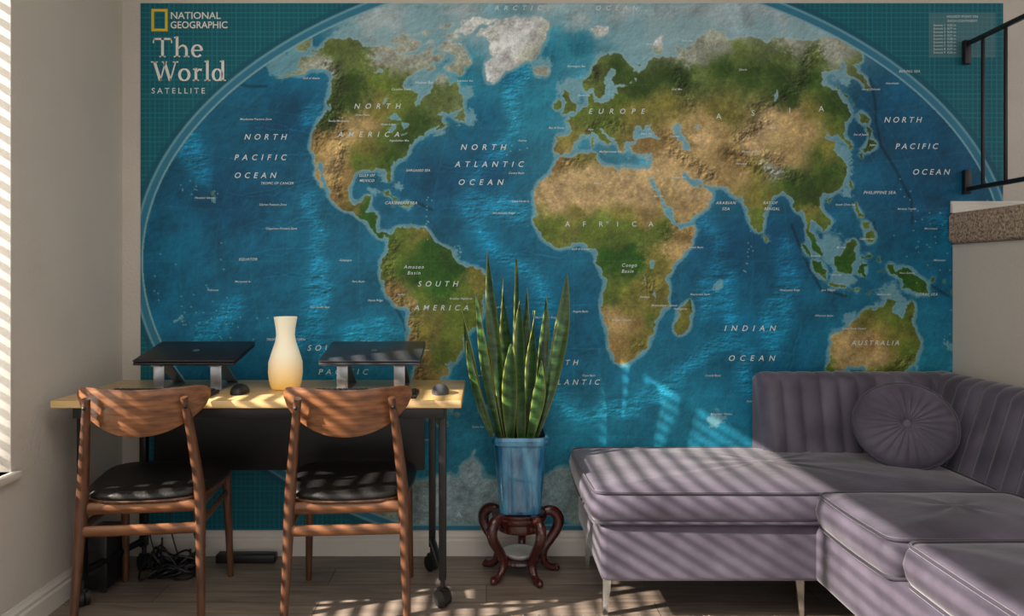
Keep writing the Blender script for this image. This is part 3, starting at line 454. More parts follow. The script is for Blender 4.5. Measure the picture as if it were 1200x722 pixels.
L=[("NORTH",311,161,6.5,1.9),("PACIFIC",305,185,6.5,2.0),("OCEAN",299,206,6.5,1.9),("NORTH",566,173,6.5,2.1),("ATLANTIC",573,193,6.5,2.1),("OCEAN",563,214,6.5,2.1),
("ARCTIC",607,10,5.5,2.4),("OCEAN",722,10,5.5,2.4),("NORTH",442,125,6,2.4),("AMERICA",432,158,6,2.4),("SOUTH",513,333,6.2,2.0),("AMERICA",517,361,6.2,2.0),
("EUROPE",722,131,6,2.6),("AUSTRALIA",1025,402,5.5,1.5),("INDIAN",878,385,6.5,2.2),("OCEAN",880,420,6.5,2.2),("SOUTH",384,408,6.5,1.9),("PACIFIC",402,436,6.5,1.9),
("NORTH",1057,141,6.5,1.6),("PACIFIC",1073,172,6.5,1.6),("OCEAN",1090,202,6.5,1.6),("SOUTH",655,425,6,1.9),("ATLANTIC",668,448,6,1.9),
("PHILIPPINE SEA",1030,226,3.6,1.1),("EQUATOR",291,304,3,1.1),("TROPIC OF CANCER",325,215,2.8,1.05),("CARIBBEAN SEA",470,238,3.4,1.1),("ARABIAN",850,238,3.4,1.2),("SEA",850,245,3.4,1.2),("BAY OF",902,238,3.2,1.1),("BENGAL",904,245,3.2,1.1),
("GULF OF",430,206,3,1.1),("MEXICO",430,212,3,1.1),("GREENLAND",603,45,3.6,1.3),("Amazon",485,313,4,1.3),("Basin",485,320,4,1.3),("Congo",737,311,4,1.2),("Basin",735,318,4,1.2),("TROPIC OF CAPRICORN",335,398,2.8,1.05),("SARGASSO SEA",490,200,2.8,1.05),("CORAL SEA",1085,345,3,1.2),
("BERING SEA",1065,84,3,1.1),("Hudson Bay",497,97,3,1.0)]
for s_ in "Sahara,700,215|Arabian Pen.,795,208|Siberia,870,82|Gobi,905,150|Plateau of Tibet,880,178|Himalaya,868,192|Ural Mts.,793,105|Alps,692,152|North Sea,684,112|Norwegian Sea,675,78|Barents Sea,765,52|Kara Sea,805,48|Black Sea,757,157|Mediterranean Sea,715,178|Caspian,790,160|Red Sea,771,230|Gulf of Guinea,680,292|Kalahari Desert,728,375|Zambezi,755,348|Madagascar,797,362|Mozambique Channel,778,358|Great Plains,425,135|Rocky Mountains,397,142|Appalachian Mts.,468,165|Great Lakes,455,146|Labrador Sea,545,95|Baffin Bay,535,52|Canadian Shield,470,105|Alaska,385,72|Gulf of Alaska,365,92|Hawaiian Islands,240,232|Polynesia,250,340|Marquesas Is.,285,330|Galapagos,405,305|Andes,470,345|Brazilian Highlands,540,350|Pampas,498,410|Patagonia,500,450|Falkland Is.,520,478|Scotia Sea,560,500|Mid-Atlantic Ridge,590,250|Mid-Atlantic Ridge,640,372|Cape Basin,690,440|Angola Basin,680,365|Brazil Basin,585,360|Argentine Basin,560,440|Canary Basin,605,203|Cape Verde Is.,610,236|Azores,612,165|Somali Basin,815,290|Mascarene Basin,820,345|Ninetyeast Ridge,925,340|Wharton Basin,965,370|Crozet Basin,835,440|Southeast Indian Ridge,890,470|Kerguelen Plateau,845,485|South Australian Basin,1000,460|Java Trench,970,340|South China Sea,990,240|Borneo,985,290|Sumatra,955,300|Java Sea,980,322|New Guinea,1062,320|Great Sandy Desert,1000,385|Mariana Trench,1062,245|Sea of Japan,1008,158|Japan,1022,170|Sea of Okhotsk,1020,105|Kamchatka,1045,98|Micronesia,1090,268|Melanesia,1100,305|Bay of Biscay,652,150|Celebes Sea,1015,280|Arafura Sea,1035,345|Drake Passage,495,515|East Pacific Rise,375,360|Clipperton Fracture Zone,330,268|Clarion Fracture Zone,320,240|Mendocino Fracture Zone,300,140|Nazca Ridge,440,352|Chile Basin,430,400|Peru Basin,420,330".split('|'):
    nm_,x_,y_=s_.split(','); L.append((nm_,float(x_),float(y_),2.3,1.05))
for t,px,py,c,s in L: text_bm(bm,t,px,py,c,s,0.25,off=0.006)
for ch,px,py in (('A',842,137),('S',882,133),('I',925,130),('A',962,128)): text_bm(bm,ch,px,py,6.5,1,0)
for i,ch in enumerate('AFRICA'): text_bm(bm,ch,665+i*19.5,263,6,1,0)
for i,ch in enumerate('ANTARCTICA'): text_bm(bm,ch,538+i*30,603,6,1,0)
for i in range(9): text_bm(bm,"Summit %d  0,0%d m"%(i+1,i*7%10),1093,30+i*4,2.6,1,0,align='LEFT')
text_bm(bm,"HIGHEST POINT ON",1127,20,2.8); text_bm(bm,"EACH CONTINENT",1127,25,2.8)
lb=fin('map_labels',bm,M_ink,mural)
bm=bmesh.new()
text_bm(bm,"NATIONAL",200,19,8,1.0,0,off=.012,align='LEFT',xs=1.02); text_bm(bm,"GEOGRAPHIC",200,30,8,1.0,0,off=.012,align='LEFT',xs=.94)
text_bm(bm,"SATELLITE",178,107,6.5,1.55,0,off=.004,align='LEFT')
def rib(P,wd):
    if not hasattr(wd,'__len__'): wd=[wd]*len(P)
    rows=[]
    for i,(x,y) in enumerate(P):
        a=P[max(0,i-1)];c=P[min(len(P)-1,i+1)]; dx,dy=c[0]-a[0],c[1]-a[1]; L_=math.hypot(dx,dy); nx,ny=-dy/L_,dx/L_
        rows.append([bm.verts.new(((x+s*nx*wd[i]/2-PX)/S,-.0046,CH-(y+s*ny*wd[i]/2-PY)/S)) for s in (-1,1)])
    for A,B in zip(rows,rows[1:]): bm.faces.new((A[0],A[1],B[1],B[0]))
def ringl(cx,cy,rx_,ry_,a0=0,a1=360):
    P=[];wd=[]
    for k in range(33):
        a=math.radians(a0+(a1-a0)*k/32); P.append((cx+rx_*math.cos(a),cy-ry_*math.sin(a))); wd.append(1.5+1.9*abs(math.cos(a)))
    rib(P,wd)
def stem(x,y0,y1,foot=True,flag=True):
    rib([(x,y0),(x,y1)],3.2)
    if foot: rib([(x-3.6,y1-.8),(x+3.6,y1-.8)],1.4)
    if flag: rib([(x-3.4,y0+1.6),(x,y0+.6)],1.6)
rib([(180,46),(202,46)],2.4); rib([(180.8,45),(180.2,51)],1.5); rib([(201.2,45),(201.8,51)],1.5); stem(191,45,67.5,True,False)
stem(208,43,67.5); rib([(209,58),(212,54.5),(215,53.6),(217.8,55),(219,58),(219,67.5)],[1.2,2,2.6,2.8,3,3.2]); rib([(216,66.7),(222.5,66.7)],1.4)
ringl(231.5,60,5.4,6.8,5,320); rib([(227,59.5),(237,59.5)],1.4)
rib([(181.5,72.5),(188.5,95)],3.4); rib([(188.5,95),(194,74)],1.6); rib([(193,72.5),(200,95)],3.4); rib([(200,95),(206.5,72.5)],1.6); rib([(177.5,73),(185.5,73)],1.4); rib([(190,73),(196.5,73)],1.4); rib([(203,73),(209.5,73)],1.4)
ringl(216.5,88,5.6,6.6); stem(230,80,95.3); rib([(231,85),(233.5,81.8),(237,82.2)],[1.2,2.2,3]); stem(243.5,71,95.3); ringl(255,88,4.8,6.6); stem(261.5,71,95.3)
fin('title_text',bm,M_inkw,mural)
bm=bmesh.new()
def mrect(bm,a,b_,c,d): bm_box(bm,(a-PX)/S,(b_-PX)/S,-.0048,-.0038,CH-(d-PY)/S,CH-(c-PY)/S)
for rct in ((178,181,11,37),(194,197,11,37),(181,194,11,14),(181,194,34,37)): mrect(bm,*rct)
fin('title_rectangle',bm,M_yel,mural)

# ------------------------------------------------------------ desk
dk=empty('writing_desk',(-.78,-.35,0))
dx0,dx1,dy0,dy1,dz=-1.476,-.084,-.60,-.10,.747
box('desktop',dx0,dx1,dy0,dy1,dz-.026,dz,M_birch,dk,bevel=.004)
box('front_rail',dx0+.06,dx1-.06,dy0+.03,dy0+.06,dz-.066,dz-.026,M_black,dk)
box('back_rail',dx0+.06,dx1-.06,dy1-.06,dy1-.03,dz-.066,dz-.026,M_black,dk)
box('modesty_panel',dx0+.16,dx1-.16,dy1-.075,dy1-.065,.40,dz-.03,M_black,dk)
def caster(nm,x,y):
    bm=bmesh.new()
    for s in (-1,1):
        bmesh.ops.create_cone(bm,cap_ends=True,segments=28,radius1=.031,radius2=.031,depth=.017,matrix=Matrix.Translation((x+s*.012,y,.031))@Matrix.Rotation(math.pi/2,4,'Y')@Matrix.Rotation(.3,4,'X'))
    bm_box(bm,x-.012,x+.012,y-.02,y+.02,.03,.066,.004); bmesh.ops.create_cone(bm,cap_ends=True,segments=16,radius1=.009,radius2=.009,depth=.05,matrix=Matrix.Translation((x,y,.085)))
    bmesh.ops.rotate(bm,verts=bm.verts[:],cent=(x,y,0),matrix=Matrix.Rotation(math.radians(60),3,'Z'))
    fin(nm,bm,M_blackp,dk,smooth=True,angle=35)
i=0
for sx,(xf,xb) in enumerate(((-1.43,-1.36),(-.155,-.215))):
    for (x,y) in ((xf,-.48),(xb,-.16)):
        box('leg_%d'%i,x-.013,x+.013,y-.016,y+.016,.095,dz-.026,M_black,dk); caster('caster_%d'%i,x,y); i+=1
    bm=bmesh.new(); bm_sweep(bm,[(xf,-.48,.12),(xb,-.16,.12)],.013,8); fin('foot_bar_%d'%sx,bm,M_black,dk)
    bm=bmesh.new(); bm_sweep(bm,[(xf,-.48,.70),(xb,-.16,.70)],.013,8); fin('side_rail_%d'%sx,bm,M_black,dk)

# ------------------------------------------------------------ chairs
def chair(loc,rot):
    e=empty('dining_chair',loc,rot)
    for s in (-1,1):
        sweep('back_post_%d'%(s+2),[(s*.2,-.245,0),(s*.192,-.225,.22),(s*.185,-.205,.44),(s*.168,-.228,.62),(s*.150,-.262,.775)],[.012,.0155,.019,.016,.012],M_walnutv,e,12,(1,1.05),5,True)
        sweep('front_leg_%d'%(s+2),[(s*.195,.215,0),(s*.19,.20,.2),(s*.185,.185,.425)],[.011,.0145,.018],M_walnutv,e,12,(1,1),4,True)
        sweep('side_rail_%d'%(s+2),[(s*.187,-.20,.345),(s*.187,.0,.34),(s*.186,.19,.335)],.012,M_walnutv,e,10,(.7,1.2),3,True)
        sweep('seat_rail_%d'%(s+2),[(s*.183,-.20,.405),(s*.185,.18,.405)],.016,M_walnutv,e,10,(.7,1.3),0,True)
        bmesh_=bmesh.new(); bmesh.ops.create_uvsphere(bmesh_,u_segments=12,v_segments=8,radius=.007,matrix=Matrix.Translation((s*.1555,-.266,.745))); fin('screw_cap_%d'%(s+2),bmesh_,M_blackp,e,True,True)
    sweep('rear_stretcher',[(-.19,-.215,.335),(0,-.217,.335),(.19,-.215,.335)],.016,M_walnut,e,10,(.6,1.15),3,True)
    sweep('rear_apron',[(-.18,-.20,.405),(.18,-.20,.405)],.016,M_walnut,e,10,(.7,1.3),0,True)
    sweep('front_apron',[(-.18,.185,.405),(.18,.185,.405)],.016,M_walnut,e,10,(.7,1.3),0,True)
    def outline(k,grow):
        th=2*math.pi*k/48; c,s_=math.cos(th),math.sin(th); n_=4.0
        rr=(abs(c)**n_+abs(s_)**n_)**(-1/n_); x=rr*c; y=rr*s_
        wd=.212+.018*y
        return x*(wd+grow),y*(.215+grow)
    for nm,m_,prof in (('seat_frame',M_walnutv,[(-.03,.418),(0,.42),(.002,.43),(-.01,.437)]),('seat_cushion',M_leather,[(-.012,.434),(.002,.438),(.004,.448),(-.006,.460),(-.03,.468),(-.09,.472),(-.16,.468)])):
        bm=bmesh.new(); rings=[]
        for g,z in prof:
            rings.append([bm.verts.new((*outline(k,g),z-.008*(1-min(1,abs(outline(k,g)[0])/.2))*(1 if nm=='seat_cushion' else 0))) for k in range(48)])
        for A,B in zip(rings,rings[1:]):
            for k in range(48): bm.faces.new((A[k],A[(k+1)%48],B[(k+1)%48],B[k]))
        bm.faces.new(rings[0][::-1]); bm.faces.new(rings[-1]); fin(nm,bm,m_,e,True,True)
    bm=bmesh.new(); NU,NV=40,10; th=.013
    def P(u,v,side):
        x=.212*u; taper=max(0.0,1-abs(u)**9)**.5
        zt=.800+.012*u*u; zb=.645+.092*abs(u)**2.2; zc=zt-(zt-zb)*.45
        zt=zc+(zt-zc)*(.25+.75*taper); zb=zc+(zb-zc)*(.25+.75*taper)
        z=zb+(zt-zb)*v; edge=1-.5*abs(2*v-1)**6
        y=-.272+.085*u*u+ -.12*(z-.72)+side*th/2*edge*(1-.4*abs(u)**6)+.02
        return (x,y,z)
    G={}
    for side in (-1,1):
        for i in range(NU+1):
            for j in range(NV+1): G[side,i,j]=bm.verts.new(P(-1+2*i/NU,j/NV,side))
    for i in range(NU):
        for j in range(NV):
            for side in (-1,1): bm.faces.new((G[side,i,j],G[side,i+1,j],G[side,i+1,j+1],G[side,i,j+1]))
        for j in (0,NV): bm.faces.new((G[-1,i,j],G[-1,i+1,j],G[1,i+1,j],G[1,i,j]))
    for j in range(NV):
        for i in (0,NU): bm.faces.new((G[-1,i,j],G[-1,i,j+1],G[1,i,j+1],G[1,i,j]))
    fin('backrest',bm,M_walnut,e,True,True,angle=50)
    return e
chair((-1.163,-.455,0),math.radians(7))
chair((-.474,-.455,0),math.radians(4))

# ------------------------------------------------------------ desk items
M_dell=mat('dark_grey_aluminium',rgb(72,75,82),.35,metal=.5,noise=.05)
def laptop_set(cx,cy,dark):
    st_=empty('laptop_stand',(cx,cy,dz)); 
    tilt=math.radians(11)
    for s in (-1,1):
        x=cx+s*.105
        box('base_plate_%d'%(s+2),x-.022,x+.022,cy-.11,cy+.10,dz+.0005,dz+.005,M_silver,st_,bevel=.001)
        bm=bmesh.new(); pr=[(cy+.09,dz+.004),(cy+.10,dz+.004),(cy-.055,dz+.112),(cy-.065,dz+.104)]
        vs=[[bm.verts.new((xx,y,z)) for y,z in pr] for xx in (x-.02,x+.02)]
        for k in range(4): bm.faces.new((vs[0][k],vs[0][(k+1)%4],vs[1][(k+1)%4],vs[1][k]))
        bm.faces.new(vs[0]); bm.faces.new(vs[1][::-1]); fin('riser_%d'%(s+2),bm,M_silver,st_)
        bm=bmesh.new(); bm_box(bm,x-.02,x+.02,cy-.003-.11,cy+.11,dz+.112,dz+.117,.001); 
        bmesh.ops.rotate(bm,verts=bm.verts[:],cent=(x,cy,dz+.115),matrix=Matrix.Rotation(tilt,3,'X')); fin('tray_arm_%d'%(s+2),bm,M_silver,st_)
        box('front_post_%d'%(s+2),x-.02,x+.02,cy-.09,cy-.084,dz+.004,dz+.098,M_silver,st_,bevel=.001)
    lp_=empty('laptop',(cx,cy,dz+.12))
    bm=bmesh.new(); bm_box(bm,cx-.185,cx+.185,cy-.125,cy+.125,dz+.119,dz+.130,.004); bm_box(bm,cx-.185,cx+.185,cy-.125,cy+.125,dz+.1315,dz+.140,.004)
    bmesh.ops.rotate(bm,verts=bm.verts[:],cent=(cx,cy,dz+.115),matrix=Matrix.Rotation(tilt,3,'X'))
    fin('closed_body',bm,M_blackp if dark else M_dell,lp_,True,angle=40)
    bm=bmesh.new(); bmesh.ops.create_cone(bm,cap_ends=True,segments=24,radius1=.012,radius2=.012,depth=.001,matrix=Matrix.Translation((cx,cy,dz+.1406)))
    bmesh.ops.rotate(bm,verts=bm.verts[:],cent=(cx,cy,dz+.115),matrix=Matrix.Rotation(tilt,3,'X')); fin('lid_emblem',bm,M_silver,lp_)
laptop_set(-1.10,-.29,True); laptop_set(-.425,-.29,False)
def keyboard(cx,cy,rot=0):
    e=empty('keyboard',(cx,cy,dz),rot)
    box('case',-.19,.19,-.065,.065,.0005,.014,M_blackp,e,bevel=.004,local=True)
    bm=bmesh.new()
    for r_ in range(5):
        for c in range(19):
            x=-.18+c*.0190; y=-.053+r_*.0215
            if r_==0 and 4<=c<=9:
                if c>4: continue
                bm_box(bm,x+.001,x+.112,y+.001,y+.0185,.013,.0195,.0015,1); continue
            bm_box(bm,x+.001,x+.0175,y+.001,y+.0185,.013,.0195,.0015,1)
    fin('keys',bm,M_blackp,e,False,True)
keyboard(-1.15,-.50,.0); keyboard(-.43,-.50,.0)
def mouse(cx,cy,m_):
    bm=bmesh.new(); bmesh.ops.create_uvsphere(bm,u_segments=24,v_segments=14,radius=1)
    for v in bm.verts:
        x,y,z=v.co; zz=max(z,-.15); v.co=Vector((cx+x*.031*(1-.1*y),cy+y*.055,dz+.005+.03*zz*(1-.2*y)))
    o=fin('computer_mouse',bm,m_,None,True); return o
mouse(-.885,-.44,M_blackp); mouse(-.165,-.44,mat('grey_plastic',rgb(70,72,78),.35,noise=.05))
prof=[(.040,0.0),(.052,.002),(.058,.02),(.0635,.06),(.062,.10),(.050,.14),(.038,.175),(.034,.20),(.036,.225),(.043,.268),(.0405,.268),(.034,.225),(.032,.20),(.036,.175),(.048,.14),(.058,.10),(.058,.06),(.05,.02),(.02,.01)]
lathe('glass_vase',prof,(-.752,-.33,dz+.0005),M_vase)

# under desk
sub=empty('subwoofer_speaker',(-1.45,-.3,0))
box('cabinet',-1.505,-1.395,-.38,-.20,.012,.21,M_blackp,sub,bevel=.008)
lathe('driver_cone',[(.045,0),(.047,.004),(.04,.006),(.03,.002),(.012,.006),(.002,.006)],(0,0,0),M_leather,sub,24)
for ob in sub.children:
    if ob.name.startswith('driver_cone'):
        ob.matrix_parent_inverse=Matrix.Identity(4); ob.location=(0,-.08,.11); ob.rotation_euler=(math.pi/2,0,0)
for k,(a,c) in enumerate(((-1.49,-.37),(-1.41,-.37),(-1.49,-.21),(-1.41,-.21))): lathe('foot_%d'%k,[(.008,0),(.008,.014)],(a,c,0),M_blackp,sub,12)
cb=empty('cable_tangle',(-1.2,-.2,0))
random.seed(9)
for k in range(9):
    pts=[]; a0=random.random()*6
    cx,cy=-1.2+random.uniform(-.09,.03),-.18+random.uniform(-.05,.03)
    for t in range(12):
        a=a0+t*1.15; rr=random.uniform(.03,.09)
        pts.append((min(-1.13,cx+rr*1.3*math.cos(a)),max(-.33,min(-.04,cy+rr*math.sin(a))),.006+abs(random.gauss(0,.04))))
    sweep('cable_%d'%k,pts,.004,M_blackp,cb,6,(1,1),5)
for k in range(3):
    x=-1.34+.09*k; sweep('hanging_cable_%d'%k,[(x,-.13,.69),(x+.02,-.12,.45),(x-.03,-.11,.2),(x+.02,-.13,.02)],.0035,M_blackp,cb,6,(1,1),6)
ps=box('power_strip',-1.10,-.86,-.10,-.05,.001,.035,M_blackp,None,bevel=.005)

# ------------------------------------------------------------ plant + stand
pcx,pcy=.130,-.20
RZ=.016
ps_=empty('plant_stand',(pcx,pcy,0))
lathe('top_plate',[(r_,z+RZ) for r_,z in [(.03,.200),(.098,.200),(.106,.207),(.108,.218),(.10,.226),(.106,.232),(.102,.236),(.03,.236)]],(pcx,pcy,0),M_red,ps_,40)
lathe('apron',[(r_,z+RZ) for r_,z in [(.04,.165),(.088,.165),(.094,.18),(.09,.20),(.04,.201)]],(pcx,pcy,0),M_red,ps_,40)
lathe('lower_shelf',[(r_,z-.03) for r_,z in [(.02,.086),(.078,.086),(.085,.092),(.082,.100),(.02,.101)]],(pcx,pcy,0),M_red,ps_,32)
for k in range(5):
    a=math.radians(-62+72*k); ca_,sa_=math.cos(a),math.sin(a)
    prof=[(.075,.20),(.105,.224),(.138,.220),(.157,.192),(.152,.155),(.125,.12),(.100,.09),(.094,.06),(.108,.03),(.135,.016),(.155,.022)]
    rad=[.016,.019,.022,.023,.021,.019,.018,.0165,.0155,.0155,.011]
    sweep('leg_%d'%k,[(pcx+r_*ca_,pcy+r_*sa_,z+.002+RZ*min(1,z/.15)**2) for r_,z in prof],rad,M_red,ps_,10,(.9,1),4)
    bm=bmesh.new()
    bmesh.ops.create_uvsphere(bm,u_segments=14,v_segments=8,radius=.017,matrix=Matrix.Translation((pcx+.145*ca_,pcy+.145*sa_,.215+RZ)))
    bmesh.ops.create_uvsphere(bm,u_segments=14,v_segments=8,radius=.013,matrix=Matrix.Translation((pcx+.15*ca_,pcy+.15*sa_,.015)))
    fin('scroll_%d'%k,bm,M_red,ps_,True)
    sweep('stretcher_%d'%k,[(pcx+.07*ca_,pcy+.07*sa_,.063),(pcx+.10*ca_,pcy+.10*sa_,.063)],.009,M_red,ps_,8)
lathe('glass_saucer',[(.03,.0),(.05,.001),(.068,.020),(.069,.022),(.066,.022),(.05,.006),(.02,.005)],(pcx,pcy,.0713),M_glass,None,36)
pl=empty('potted_snake_plant',(pcx,pcy,.253))
bm=bmesh.new()
def sq(hw,z,r=.18):
    out=[]
    for k in range(40):
        th=2*math.pi*(k+.5)/40; c,s_=math.cos(th),math.sin(th); n_=7
        rr=(abs(c)**n_+abs(s_)**n_)**(-1/n_); out.append(bm.verts.new((pcx+rr*c*hw,pcy+rr*s_*hw,z+RZ*.96)))
    return out
rings=[sq(h,z) for h,z in ((.070,.2375),(.078,.241),(.080,.25),(.100,.50),(.100,.508),(.108,.510),(.110,.516),(.110,.535),(.108,.540),(.097,.540),(.096,.52),(.095,.50))]
for A,B in zip(rings,rings[1:]):
    for k in range(40): bm.faces.new((A[k],A[(k+1)%40],B[(k+1)%40],B[k]))
bm.faces.new(rings[0][::-1]); fin('ceramic_pot',bm,M_glaze,pl,True,angle=50)
bm=bmesh.new(); r0=sq(.0955,.512); bm.faces.new(r0); fin('soil',bm,M_soil,pl)
dpl=CD+pcy
leaves=[(571,294,595,.046,-.03,-10),(543,364,582,.032,.02,-28),(558,342,588,.038,-.04,-16),(589,326,601,.048,.03,0),(606,304,606,.036,.04,3),(608,352,611,.054,-.045,0),(626,364,615,.050,.01,10),(642,346,621,.038,.05,14),(664,320,624,.060,-.01,30),(547,398,581,.028,-.05,-18),(598,400,598,.056,-.07,-4),(633,420,618,.046,-.07,10),(575,376,591,.042,.05,-8),(656,392,626,.030,.06,18),(619,338,609,.034,.06,6)]
for k,(tx,ty,bx,wd,yo,bend) in enumerate(leaves):
    B0=Vector((WX(bx,dpl),pcy+yo*.7,.515)); T0=Vector((WX(tx,dpl),pcy+yo*1.2,WZ(ty,dpl)))
    T0.y=min(T0.y,-.05)
    M0=(B0+T0)/2+Vector((bend*.0018,0,0.02)); M0.z=(B0.z+T0.z)/2
    bm=bmesh.new(); ly=bm.verts.layers.float.new('edge'); N=30; rows=[]
    yaw=random.uniform(-.35,.35); tw=random.uniform(-.8,.8)
    for i in range(N+1):
        t=i/N; p=B0*(1-t)**2+M0*2*t*(1-t)+T0*t*t
        hw=wd/2*(.42+.58*math.sin(min(1,t/.6)*math.pi/2))*(1-max(0,(t-.6)/.4)**1.7)+.0008
        a=yaw+tw*t; dirv=Vector((math.cos(a),math.sin(a),0)); nv_=Vector((-math.sin(a),math.cos(a),0))
        row=[]
        for u in (-1,-.84,-.45,0,.45,.84,1):
            wav=.005*math.sin(t*9+k*2)*u
            v=bm.verts.new(p+dirv*u*hw+nv_*((u*u)*hw*.35+wav)); v[ly]=.9 if abs(u)==1 else (.15 if abs(u)==.84 else 0); row.append(v)
        rows.append(row)
    for A,B in zip(rows,rows[1:]):
        for j in range(6): bm.faces.new((A[j],A[j+1],B[j+1],B[j]))
    o=fin('leaf_%d'%(k+1),bm,M_leaf,pl,True)
    md=o.modifiers.new('thick','SOLIDIFY'); md.thickness=.002

# ------------------------------------------------------------ sofa
so=empty('sectional_sofa',(1.1,-.5,0))
def cushion(nm,x0,x1,y0,y1,z0,z1,crown=.015,r=.035,corner=.04,pipe=True,parent=so,m=M_velvet):
    bm=bmesh.new()
    cx,cy=(x0+x1)/2,(y0+y1)/2; hx,hy=(x1-x0)/2,(y1-y0)/2
    def ring(ins,z):
        o=[]; R_=max(.004,corner-ins*.3); ax,ay=hx-ins-R_,hy-ins-R_
        for qd,(sx,sy) in enumerate(((1,1),(-1,1),(-1,-1),(1,-1))):
            for k in range(7):
                a=math.pi/2*(qd+k/6); o.append(Vector((cx+sx*ax+R_*math.cos(a),cy+sy*ay+R_*math.sin(a),z)))
            nx_=((-1,1),(-1,-1),(1,-1),(1,1))[qd]
            p=o[-1]; a=math.pi/2*(qd+1); q_=Vector((cx+nx_[0]*ax+R_*math.cos(a),cy+nx_[1]*ay+R_*math.sin(a),z))
            for k in range(1,16): 
                t=k/16; bow=.006*math.sin(math.pi*t); pt=p.lerp(q_,t); pt+=Vector((math.cos(a),math.sin(a),0))*bow; o.append(pt)
        return o
    prof=[(r,z0),(r*.3,z0+r*.25),(0,z0+r*.8),(-.006,(z0+z1)/2),(0,z1-r*.8),(r*.3,z1-r*.25),(r,z1)]
    rings=[[bm.verts.new(p) for p in ring(i_,z)] for i_,z in prof]
    base=ring(r,z1)
    for f_ in (.92,.8,.6,.4,.2,.06):
        hh=crown*(1-f_**3)
        rings.append([bm.verts.new(Vector((cx+(p.x-cx)*f_,cy+(p.y-cy)*f_,z1+hh+.003*math.sin(p.x*23+f_*9)*math.sin(p.y*19+f_*5)))) for p in base])
    n_=len(base)
    for A,B in zip(rings,rings[1:]):
        for k in range(n_): bm.faces.new((A[k],A[(k+1)%n_],B[(k+1)%n_],B[k]))
    bm.faces.new(rings[0][::-1]); bm.faces.new(rings[-1])
    fin(nm,bm,m,parent,True)
    if pipe:
        for j,(i_,z) in enumerate(((r*.22,z1-r*.22),(r*.22,z0+r*.22))):
            P_=ring(i_,z); bm=bmesh.new(); bm_sweep(bm,P_,.0055,6,(1,1),False,0,True); fin(nm+'_piping_%d'%j,bm,M_velvetd,parent,True)
SZ0,SZ1=.348,.462
cushion('chaise_cushion',.345,1.71,-.675,-.03,SZ0,SZ1,.02)
cushion('seat_cushion_1',1.07,1.72,-1.125,-.68,SZ0,SZ1+.006,.02)
cushion('seat_cushion_2',1.10,1.72,-1.93,-1.13,SZ0,SZ1+.006,.02)
box('chaise_base',.38,1.80,-.655,-.03,.155,.35,M_velvet,so,bevel=.02,seg=4)
box('main_base',1.09,1.90,-1.95,-.03,.155,.35,M_velvet,so,bevel=.02,seg=4)
def backrest(nm,p0,p1,nrm,zb,zt,tb,tt,w_=.075):
    p0=Vector((*p0,0)); p1=Vector((*p1,0)); L_=(p1-p0).length; d=(p1-p0)/L_; n=Vector((*nrm,0))
    nch=max(1,round(L_/w_)); w_=L_/nch; NS=nch*10
    bm=bmesh.new(); rings=[]
    for i in range(NS+1):
        s=L_*i/NS; bul=.017*abs(math.sin(math.pi*s/w_))**.55
        e=min(s,L_-s); er=1-max(0,1-e/.03)**2*.25
        row=[]
        for t in np.linspace(0,1,12):
            z=zb+(zt-.05-zb)*t; row.append((( tb+(tt-tb)*t)*er+bul,z))
        for a in np.linspace(15,165,9):
            a=math.radians(a); c=tt/2*er; row.append((c+(tt/2*er+bul*max(0,math.cos(a)))*math.cos(a), zt-.05+(.05*er+bul*.3)*math.sin(a)))
        row.append((0,zt-.05)); row.append((0,zb))
        rings.append([bm.verts.new(p0+d*s+n*o_+Vector((0,0,z))) for o_,z in row])
    for A,B in zip(rings,rings[1:]):
        for k in range(len(A)): bm.faces.new((A[k],A[(k+1)%len(A)],B[(k+1)%len(A)],B[k]))
    bm.faces.new(rings[0][::-1]); bm.faces.new(rings[-1])
    fin(nm,bm,M_velvet,so,True,angle=70)
backrest('back_panel',(1.105,-.025),(1.86,-.025),(0,-1),.35,.775,.20,.12)
backrest('side_back_panel',(1.93,-.03),(1.93,-1.95),(-1,0),.35,.775,.24,.12)
def sleg(nm,x,y,sx,z0=0):
    bm=bmesh.new(); bm_box(bm,x-.06,x+.06,y-.012,y+.012,.138,.155,.002)
    a,b_,c,d=x+sx*.03,x+sx*.06,x+sx*.045,x+sx*.06
    vs=[]
    for yy in (y-.012,y+.012):
        vs.append([bm.verts.new((q,yy,z)) for q,z in ((a,.139),(b_,.139),(d,z0),(c,z0))])
    for k in range(4): bm.faces.new((vs[0][k],vs[0][(k+1)%4],vs[1][(k+1)%4],vs[1][k]))
    bm.faces.new(vs[0]); bm.faces.new(vs[1][::-1])
    fin(nm,bm,M_chrome,so)
sleg('leg_1',.46,-.55,-1); sleg('leg_2',1.03,-.55,1); sleg('leg_3',.46,-.1,-1); sleg('leg_4',1.85,-.1,1); sleg('leg_5',1.2,-1.88,-1); sleg('leg_6',1.82,-1.88,1)
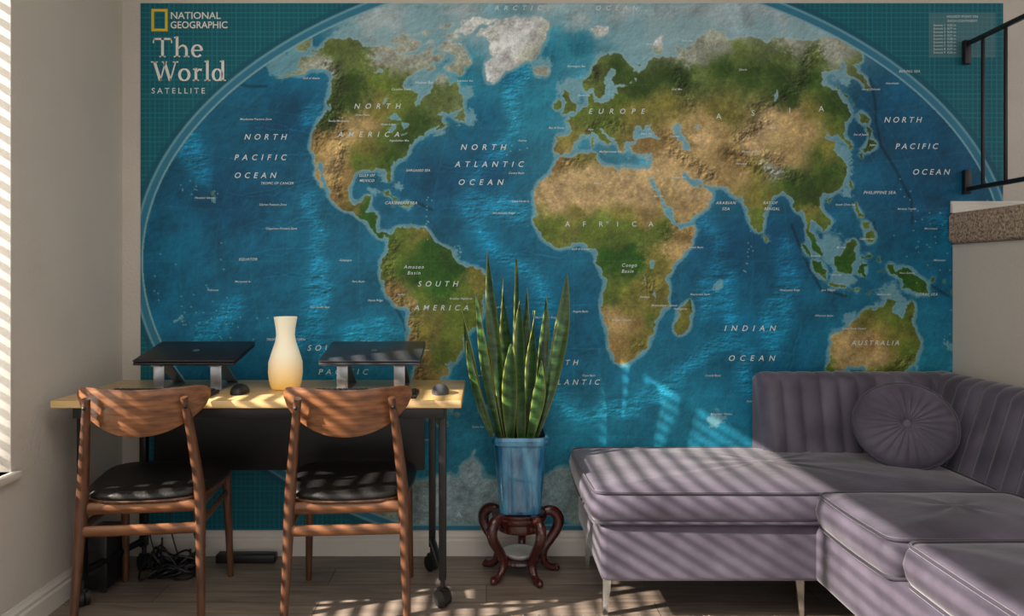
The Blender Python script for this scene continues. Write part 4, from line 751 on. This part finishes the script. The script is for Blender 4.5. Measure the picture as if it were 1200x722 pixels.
# round pillow
pw=empty('round_throw_pillow',(1.545,-.37,.616))
bm=bmesh.new(); NR,NT=20,144
def pil(r_,th,side):
    h=.060*(1-r_**2.6)**.55; dip=.032*math.exp(-(r_/.15)**2)
    h=h-dip-.009*(.5+.5*math.cos(th*24))*max(0,math.sin(math.pi*r_))**.7
    return Vector((.172*r_*math.cos(th),side*max(h,.002),.158*r_*math.sin(th)))
for side in (-1,1):
    rg=[[bm.verts.new(pil(i/NR,2*math.pi*k/NT,side)) for k in range(NT)] for i in range(1,NR+1)]
    c=bm.verts.new(pil(0,0,side))
    for k in range(NT): bm.faces.new((c,rg[0][k],rg[0][(k+1)%NT]))
    for A,B in zip(rg,rg[1:]):
        for k in range(NT): bm.faces.new((A[k],A[(k+1)%NT],B[(k+1)%NT],B[k]))
bmesh.ops.remove_doubles(bm,verts=bm.verts[:],dist=.0001)
bmesh.ops.create_uvsphere(bm,u_segments=16,v_segments=8,radius=.016,matrix=Matrix.Translation((0,-.034,0))@Matrix.Diagonal((1,.5,1,1)))
o=fin('pleated_cover',bm,M_velvet,pw,True,True)
sweep('edge_piping',[(.173*math.cos(t*math.pi/24),0,.159*math.sin(t*math.pi/24)) for t in range(48)],.006,M_velvetd,pw,6,(1,1),0,True,True)
pw.rotation_euler=(math.radians(-22),0,math.radians(-18))

# rug
bm=bmesh.new(); NXr,NYr=110,130; G=[[bm.verts.new((.05+1.02*i/NXr,-2.4+1.82*j/NYr+random.uniform(-.004,.004),(.014+random.uniform(-.005,.006)) if 0<i<NXr and 0<j<NYr else .001)) for j in range(NYr+1)] for i in range(NXr+1)]
for i in range(NXr):
    for j in range(NYr): bm.faces.new((G[i][j],G[i+1][j],G[i+1][j+1],G[i][j+1]))
fin('shag_rug',bm,M_rug,None,True)

# ------------------------------------------------------------ light
sun=bpy.data.lights.new('sun','SUN'); sun.energy=16.0; sun.angle=math.radians(.7); sun.color=(1,.89,.76)
so_=link(bpy.data.objects.new('sun',sun)); dv=Vector((1,.36,-.62)); so_.rotation_euler=dv.to_track_quat('-Z','Y').to_euler(); so_.location=(-5,-2,4)
wd_=bpy.data.worlds.new('world'); sc.world=wd_; wd_.use_nodes=True; bg=wd_.node_tree.nodes['Background']; bg.inputs[0].default_value=(1,.985,.965,1); bg.inputs[1].default_value=1.15
al=bpy.data.lights.new('fill_light','AREA'); al.energy=24; al.size=1.6; al.color=(1,.92,.82)  # unseen area lamp added below the ceiling as room fill, no real fixture
ao=link(bpy.data.objects.new('fill_light',al)); ao.location=(.2,-2.3,2.55)

cam=bpy.data.cameras.new('camera'); cam.sensor_width=36; cam.lens=36*F/1200; cam.shift_x=(600-PX)/1200; cam.shift_y=-(361-PY)/1200
co=link(bpy.data.objects.new('camera',cam)); co.location=(0,-CD,CH); co.rotation_euler=(math.pi/2,0,0); cam.clip_start=.05
sc.camera=co
